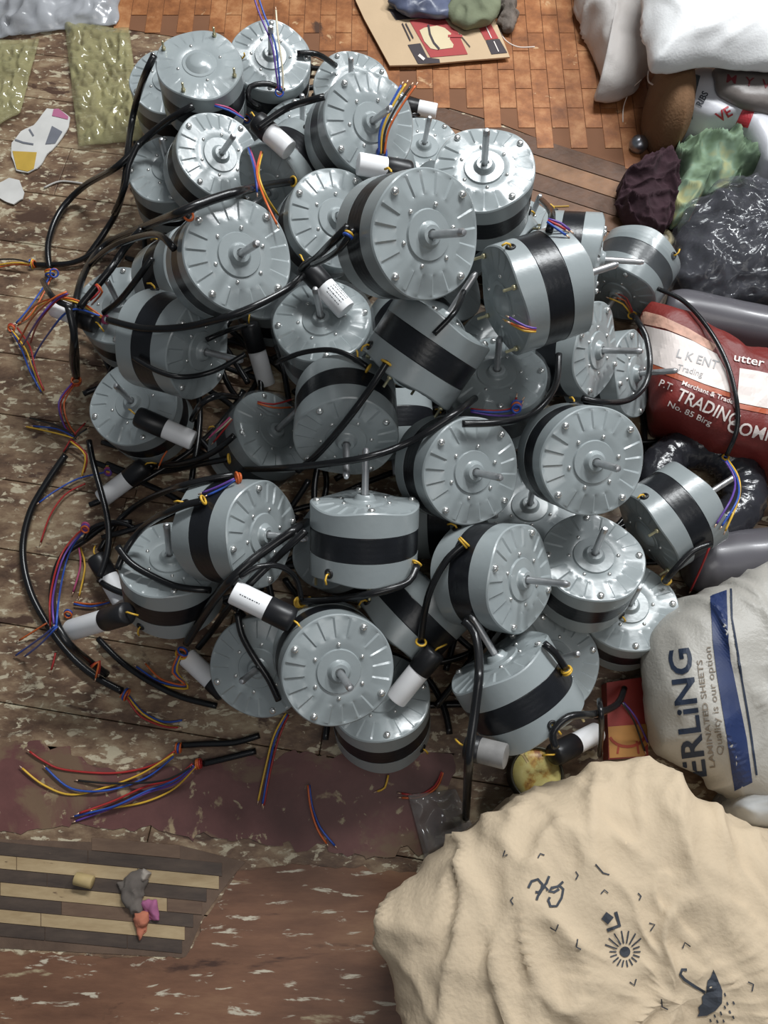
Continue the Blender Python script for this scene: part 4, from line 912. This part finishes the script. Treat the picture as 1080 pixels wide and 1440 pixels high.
def bundle(pts, cols, o, base, spread=4.0, rad=.00155):
    n = len(cols); rn = random.Random(int(pts[0][0] * 3 + pts[-1][1]))
    for q, cc in enumerate(cols):
        ph = rn.uniform(0, 6); pp = []
        for i, (x, y) in enumerate(pts):
            a, b = pts[max(0, i - 1)], pts[min(len(pts) - 1, i + 1)]; dx, dy = b[0] - a[0], b[1] - a[1]; L = math.hypot(dx, dy) or 1
            f = i / (len(pts) - 1); s = (q - (n - 1) / 2) * spread * (0.5 + f) + math.sin(ph + i * 1.4) * 3.0 * f
            e = rn.uniform(-6, 6) if i == len(pts) - 1 else 0
            pp.append((x - dy / L * s + dx / L * e, y + dx / L * s + dy / L * e))
        W = path(pp, rad, 8, lift=0.0006 + q * 0.0008)
        w_ = link('wire', mesh('wire', *tubegeo([p - base for p in W], rad, 6), WM[cc]), o)
        kv, kf = tubegeo(W, rad, 5, False); HITS.append(bvh_of(kv, kf))
        if cc != 'Y' or True: w_['label'] = WCOL[cc][0] + ' wire'
        if len(W) > 3:
            e = W[-1]; d = (W[-1] - W[-2]).normalized()
            link('bare_end', mesh('bare_end', *tubegeo([e - base, e - base + d * .006], .0010, 5), COPPER), w_)
def bundle_thing(pts, cols, label, extra=(), knots=(), spread=4.0):
    b = atd(*pts[0], first(*pts[0]) - .004); o = empty('wire_bundle', b); tag(o, label, 'wires', 'coloured wire ends around the pile')
    bundle(pts, cols, o, b, spread)
    for p2, c2 in extra: bundle(p2, c2, o, b, spread)
    for (kx, ky, kc) in knots:
        c = atd(kx, ky, first(kx, ky) - .006)
        for q, cc in enumerate(kc):
            P = [c - b + Vector((.0055 * math.cos(a), .003 * (q - 1) + .004 * math.sin(a), .004 * math.sin(a))) for a in [2 * PI * k / 18 for k in range(19)]]
            link('wire_knot', mesh('wire_knot', *tubegeo(P, .0016, 6, False), WM[cc]), o)
    return o
T = .0056; T2 = .0047; T3 = .0036
cable('power_cable', [(217, 78), (203, 108), (190, 150), (181, 200), (176, 250), (165, 295), (145, 330), (122, 362)], T, 'cable hanging straight down the upper left side of the pile from the dome-backed motor')
cable('power_cable', [(272, 149), (238, 168), (202, 197), (165, 234), (118, 262), (84, 298), (68, 342), (70, 380)], T, 'cable arching from the top of the pile over the bare floor to the left knots', [(70, 384, 'OYB')], [([(72, 388), (60, 410), (40, 440), (20, 458)], 'OB')])
cable('power_cable', [(266, 303), (215, 314), (165, 334), (112, 366), (75, 372), (48, 372)], T2, 'cable from the left large disc motor to the orange knot at the left edge', [(46, 371, 'OYB'), (265, 303, 'O')], [([(42, 371), (20, 368), (-10, 374)], 'OYK')])
cable('power_cable', [(412, 255), (362, 263), (300, 280), (246, 302), (196, 322), (146, 346), (116, 390), (104, 450), (107, 500), (108, 530)], T, 'long cable from below the bright white face down to the red knot at left', [(107, 536, 'ORO'), (412, 255, 'Y')], [([(103, 540), (86, 566), (92, 596), (108, 618)], 'ORP')])
cable('power_cable', [(425, 388), (398, 410), (340, 438), (270, 458), (205, 462), (152, 450)], T2, 'cable running below the left large disc to the pink and yellow wires', [(148, 449, 'MM')], [([(143, 446), (110, 424), (80, 420), (52, 432), (38, 452)], 'YO'), ([(140, 444), (100, 436), (66, 470), (44, 510), (55, 545)], 'B')])
cable('power_cable', [(490, 318), (468, 340), (446, 362), (425, 378)], T2, 'short shiny cable between the topmost motor and the printed capacitor')
cable('power_cable', [(497, 322), (478, 350), (455, 366), (440, 372)], T3, 'second short cable beside the shiny one left of the topmost motor', [(490, 330, 'YB')])
cable('power_cable', [(188, 503), (222, 522), (257, 530), (300, 522), (345, 498)], T3, 'thin cable sagging across the dark banded motor on the left')
cable('power_cable', [(345, 458), (320, 465), (290, 478)], T3, 'short cable leaving the top of the downward pointing capacitor')
cable('power_cable', [(388, 510), (425, 496), (465, 492), (495, 502), (518, 517)], T3, 'thin cable arching over the top of the centre motor', [(518, 518, 'Y')])
cable('power_cable', [(545, 508), (525, 540), (500, 575), (468, 615), (440, 645), (418, 662)], T2, 'cable crossing the centre motor diagonally from the banded motor above', [(543, 510, 'Y')])
cable('power_cable', [(668, 560), (625, 592), (575, 622), (520, 642), (460, 652), (400, 658), (345, 660)], T2, 'long cable crossing the pile below the centre motor towards the left')
cable('power_cable', [(322, 645), (280, 653), (232, 663), (185, 664), (150, 652)], T2, 'dark cable in the shade below the white capacitor on the left', [(322, 645, 'Y')])
cable('power_cable', [(330, 668), (285, 676), (235, 690), (190, 712), (160, 740), (140, 775)], T2, 'dark cable with blue wires running down left to the looped cables', [(335, 672, 'OO')], [([(330, 674), (308, 686), (288, 698)], 'BP')])
cable('power_cable', [(286, 704), (250, 714), (206, 738), (180, 768), (165, 800)], T2, 'cable with yellow end above the cable looped motor', [(286, 703, 'Y')])
cable('power_cable', [(165, 768), (182, 790), (210, 808), (250, 825), (296, 830)], T2, 'cable looping over the face of the left motor with upright shaft')
cable('power_cable', [(432, 734), (395, 758), (352, 790), (315, 826), (285, 868), (262, 905)], .0058, 'thick cable running from the upright motor down to the blue knot', [(256, 918, 'BOY')], [([(252, 922), (245, 945), (262, 965), (225, 960), (196, 938)], 'YBO')])
cable('power_cable', [(430, 746), (398, 776), (360, 812), (325, 850), (296, 890), (278, 912)], .005, 'second thick cable beside the one that ends at the blue knot')
cable('power_cable', [(92, 640), (66, 678), (42, 722), (32, 775), (42, 830), (68, 880), (98, 920), (132, 950), (172, 972)], T, 'outermost cable making a big loop around the left side of the pile', [(176, 976, 'OBO')], [([(180, 980), (200, 1004), (230, 1018), (256, 1020)], 'BYR'), ([(90, 636), (105, 615), (125, 598)], 'RK')])
cable('power_cable', [(185, 735), (150, 738), (118, 760), (90, 780), (76, 815), (75, 860), (92, 900), (125, 930), (150, 948)], T, 'inner loop of cable inside the outermost left loop')
cable('power_cable', [(138, 898), (170, 930), (210, 958), (255, 980), (305, 993)], T2, 'cable with bright sheen passing under the leftmost capacitor', )
cable('power_cable', [(255, 1048), (290, 1046), (330, 1044), (365, 1034)], T2, 'upper one of the two cable ends on the maroon sheet', [(251, 1052, 'OBO')],
      [([(246, 1056), (215, 1076), (160, 1086), (90, 1082), (60, 1072), (38, 1056)], 'R'), ([(244, 1060), (200, 1088), (150, 1106), (100, 1116), (60, 1104), (34, 1086)], 'Y'), ([(244, 1064), (205, 1094), (150, 1110), (100, 1108), (66, 1084)], 'B')])
cable('power_cable', [(286, 1074), (320, 1066), (360, 1056)], T2, 'lower one of the two cable ends on the maroon sheet', [(279, 1074, 'OOR')],
      [([(275, 1078), (245, 1108), (205, 1128), (160, 1138), (128, 1140)], 'Y'), ([(272, 1076), (245, 1098), (205, 1112), (160, 1132), (108, 1148)], 'PBR'), ([(270, 1078), (230, 1098), (160, 1100), (115, 1096)], 'K')])
cable('power_cable', [(586, 795), (574, 818), (535, 832), (480, 842), (424, 846)], T2, 'cable under the upright motor leading to the capacitor with one line of print', [(586, 792, 'Y'), (422, 847, 'YYY')])
cable('power_cable', [(654, 764), (628, 788), (606, 828), (596, 868), (592, 902)], T2, 'cable with bright yellow end at the left of the polished shaft motor', [(652, 763, 'YY'), (592, 903, 'Y')])
cable('power_cable', [(652, 872), (668, 892), (674, 940), (668, 1000), (660, 1060), (655, 1150)], T, 'thick cable running straight down the lower right of the pile to the floor')
cable('power_cable', [(893, 446), (908, 472), (914, 508), (908, 540), (885, 562), (850, 566), (818, 560)], T2, 'cable curling around the two shafts at the red sack', [(889, 443, 'BY')], [([(888, 440), (878, 424), (862, 418)], 'YOR')])
cable('power_cable', [(925, 406), (962, 424), (996, 462), (1022, 510), (1036, 565), (1036, 605), (1022, 640)], T3, 'thin black cable arching over the red sack at the right', [(1020, 644, 'YB')], [([(1022, 648), (1036, 672), (1036, 700), (1016, 738)], 'YBP')], iters=40)
cable('power_cable', [(786, 498), (780, 545), (748, 582), (700, 594), (650, 596)], T2, 'cable curving round the shaded hollow right of centre')
cable('power_cable', [(878, 968), (868, 990), (838, 1004), (800, 1008), (778, 1030), (782, 1052)], T2, 'cable on the floor between the pile and the small carton')
cable('power_cable', [(843, 985), (846, 1020), (843, 1062)], T3, 'short upright cable at the left of the small carton')
cable('power_cable', [(334, 862), (340, 892), (356, 922), (378, 955), (392, 985)], T2, 'cable crossing the dull dark disc at the lower left')
cable('power_cable', [(338, 812), (360, 798), (392, 796), (415, 812), (424, 842)], T3, 'thin loop of cable above the capacitor with one line of print')
cable('power_cable', [(418, 75), (446, 76), (472, 92)], T2, 'cable end on the brown mat at the top of the pile')
cable('power_cable', [(362, 180), (400, 154), (430, 143), (456, 136)], T2, 'cable beside the thin upright shaft near the top')
cable('power_cable', [(762, 282), (776, 300), (772, 326)], T2, 'short cable at the foot of the bright tipped upright shaft motor')
cable('power_cable', [(146, 440), (167, 424), (190, 396), (214, 362)], T2, 'cable rising over the green-grey motor at the far left')
cable('power_cable', [(60, 395), (76, 420), (100, 432)], T2, 'short cable stub at the left edge knots', [(76, 384, 'OB')])
cable('power_cable', [(365, 150), (350, 140), (352, 122), (378, 118), (400, 128)], T2, 'small loop of cable under the top motor with cream wire')
cable('power_cable', [(795, 940), (780, 918), (765, 905)], T2, 'short cable with yellow tip at the low round shaft end motor', [(797, 943, 'YY')])
cable('power_cable', [(935, 818), (950, 800), (975, 775), (1000, 765)], T2, 'cable with yellow tip between the pile and the lower grey roll', [(937, 816, 'YY')], [([(1000, 764), (985, 800), (975, 828)], 'R')])
cable('power_cable', [(200, 322), (178, 345), (160, 372), (138, 400), (112, 432)], T, 'thick cable slanting down beside the green-grey motor at the far left')
cable('power_cable', [(118, 760), (130, 742), (160, 734), (190, 742)], T3, 'thin cable arch with bright sheen above the left loops')
cable('power_cable', [(330, 612), (300, 636), (262, 650), (222, 655)], T2, 'cable in the shade below and right of the gleaming left motor')
cable('power_cable', [(245, 350), (222, 330), (180, 338), (150, 352), (128, 372)], T2, 'cable under the one with the orange tip at the upper left')
cable('power_cable', [(96, 432), (104, 470), (102, 505), (106, 528)], T, 'cable dropping straight from the left knots to the red knot')
cable('power_cable', [(335, 560), (310, 556), (285, 566), (270, 590)], T2, 'cable below the downward pointing capacitor')
cable('power_cable', [(160, 300), (176, 262), (182, 230), (196, 200)], T2, 'cable crossing behind the long arching one at the upper left')
cable('power_cable', [(610, 470), (640, 438), (652, 410)], T3, 'thin cable between the topmost and the sideways motors')
for k in LATE: c = CAPS[k]; capacitor(c[0], c[1], c[2], c[3], c[4] if len(c) > 4 else None)
# free wire bundles
def standing(pts, cols, label, knot=None):
    """wires that stand up from the pile: pts = (px, py, height above the first hit)"""
    d0 = first(pts[0][0], pts[0][1]) - .004; b = atd(pts[0][0], pts[0][1], d0); o = empty('wire_bundle', b); tag(o, label, 'wires', 'coloured wire ends around the pile')
    n = len(cols)
    for q, cc in enumerate(cols):
        P = []
        for i, (x, y, dd) in enumerate(pts):
            f = i / (len(pts) - 1); P.append(atd(x + (q - (n - 1) / 2) * 4.2 * (0.6 + f), y + math.sin(q * 2 + i) * 2 * f, d0 - dd) - b)
        P = catmull(P, .006); w_ = link('wire', mesh('wire', *tubegeo(P, .0016, 6), WM[cc]), o); w_['label'] = WCOL[cc][0] + ' wire'
        d = (Vector(P[-1]) - Vector(P[-2])).normalized(); link('bare_end', mesh('bare_end', *tubegeo([Vector(P[-1]), Vector(P[-1]) + d * .006], .0010, 5), COPPER), w_)
    for q, cc in enumerate(knot or ''):
        P = [Vector((.0065 * math.cos(a), .003 * (q - 1) + .005 * math.sin(a), .004 * math.sin(a))) for a in [2 * PI * k / 18 for k in range(19)]]
        link('wire_knot', mesh('wire_knot', *tubegeo(P, .0017, 6, False), WM[cc]), o)
    return o
standing([(393, 128, .004), (390, 100, .02), (384, 60, .03), (368, 20, .03), (358, -10, .03)], 'PB', 'purple wire pair rising from the top motor out of the picture', 'BO')
standing([(398, 128, .008), (397, 95, .025), (391, 50, .036), (388, 14, .036)], 'W', 'single cream wire rising beside the purple pair at the top')
standing([(537, 216, .006), (540, 184, .02), (554, 152, .03), (574, 120, .035)], 'BYKO', 'bundle of orange, yellow, black and blue wires standing before the motor near the top', 'BBP')
bundle_thing([(302, 148), (322, 154), (342, 166)], 'MB', 'pink and blue wires leading to the knot above the bright white face', knots=[(347, 166, 'BOR')])
bundle_thing([(350, 208), (358, 236), (362, 268)], 'MB', 'pink and blue wires hanging beside the bright white faced motor')
bundle_thing([(368, 214), (362, 244), (374, 276), (392, 308)], 'YO', 'yellow and orange wires above the left large disc')
bundle_thing([(60, 550), (46, 520), (36, 490), (20, 464)], 'BYR', 'blue and yellow wires standing off the left edge of the pile', knots=[(16, 460, 'OR')])
bundle_thing([(104, 614), (80, 604), (42, 596)], 'YBG'.replace('G', 'K'), 'thin yellow and blue wires pointing left below the red knot')
bundle_thing([(148, 664), (110, 672), (78, 690), (58, 708)], 'B', 'single blue wire left of the left edge capacitor', extra=[([(120, 680), (92, 696), (72, 726), (56, 764)], 'R')], knots=[(152, 662, 'PMY')])
bundle_thing([(122, 742), (104, 760), (88, 790), (76, 840), (74, 880)], 'BPR', 'blue and purple wires lying along the inner cable loop', knots=[(120, 742, 'OPM')])
bundle_thing([(112, 770), (116, 796), (108, 836)], 'YM', 'yellow and pink wires hanging inside the left loops')
bundle_thing([(66, 876), (48, 886), (32, 898)], 'O', 'orange wire end left of the outermost cable loop')
bundle_thing([(80, 880), (56, 902), (28, 922)], 'BB', 'blue wire ends left of the outermost cable loop')
bundle_thing([(78, 918), (74, 930), (72, 944)], 'R', 'red wire tip below the outermost cable loop')
bundle_thing([(104, 848), (128, 852), (156, 846)], 'OB', 'orange and blue wires above the leftmost capacitor', knots=[(96, 862, 'OB')])
bundle_thing([(404, 1004), (388, 1036), (376, 1080), (368, 1130)], 'RBY', 'red, blue and yellow wires hanging down below the dull dark disc')
bundle_thing([(434, 1104), (438, 1134), (450, 1164), (466, 1188)], 'BO', 'blue and orange wires on the maroon sheet at the front')
bundle_thing([(622, 1086), (612, 1106), (590, 1120), (560, 1122)], 'OR', 'orange red wires on the floor left of the thick straight cable')
bundle_thing([(546, 1090), (542, 1108), (528, 1118)], 'Y', 'thin yellow wire below the lowest front motor')
bundle_thing([(754, 464), (738, 462), (716, 450)], 'YOP', 'tuft of orange, yellow and purple wires entering the large sideways motor')
bundle_thing([(662, 577), (695, 580), (722, 578), (732, 566)], 'RBP', 'red and blue wires at the bottom of the shaded hollow', knots=[(726, 572, 'BOB')])
bundle_thing([(876, 988), (892, 1012), (910, 1050)], 'PK', 'purple and black wires across the small carton')
bundle_thing([(235, 634), (230, 644), (222, 656)], 'O', 'orange wire end below the left edge capacitor tip')
bundle_thing([(128, 938), (140, 930), (136, 948)], 'RO', 'short red and orange wire ends on the outermost loop')
bundle_thing([(325, 588), (315, 600), (300, 614)], 'RWM', 'red and cream wires in the dark left of the shaded motor')
bundle_thing([(100, 620), (120, 640), (118, 664)], 'RY', 'red and yellow wires crossing left of the dark cables')
bundle_thing([(362, 566), (385, 570), (405, 568)], 'RO', 'red and orange wires over the dark motor left of centre')
bundle_thing([(770, 310), (785, 318), (795, 326)], 'PRB', 'purple and red wire bits on the boards behind the big banded motor')
bundle_thing([(95, 412), (75, 424), (50, 452), (34, 480)], 'RPO', 'tangle of red and purple wires between the two left knots')
bundle_thing([(135, 400), (142, 410), (130, 420)], 'OR', 'orange wire loop on the green-grey motor at the far left')
for k, q in enumerate(WCOL): WM[q].name = WCOL[q][0] + '_wire'
# every part that was built beside its thing already hangs under it; labels on things only
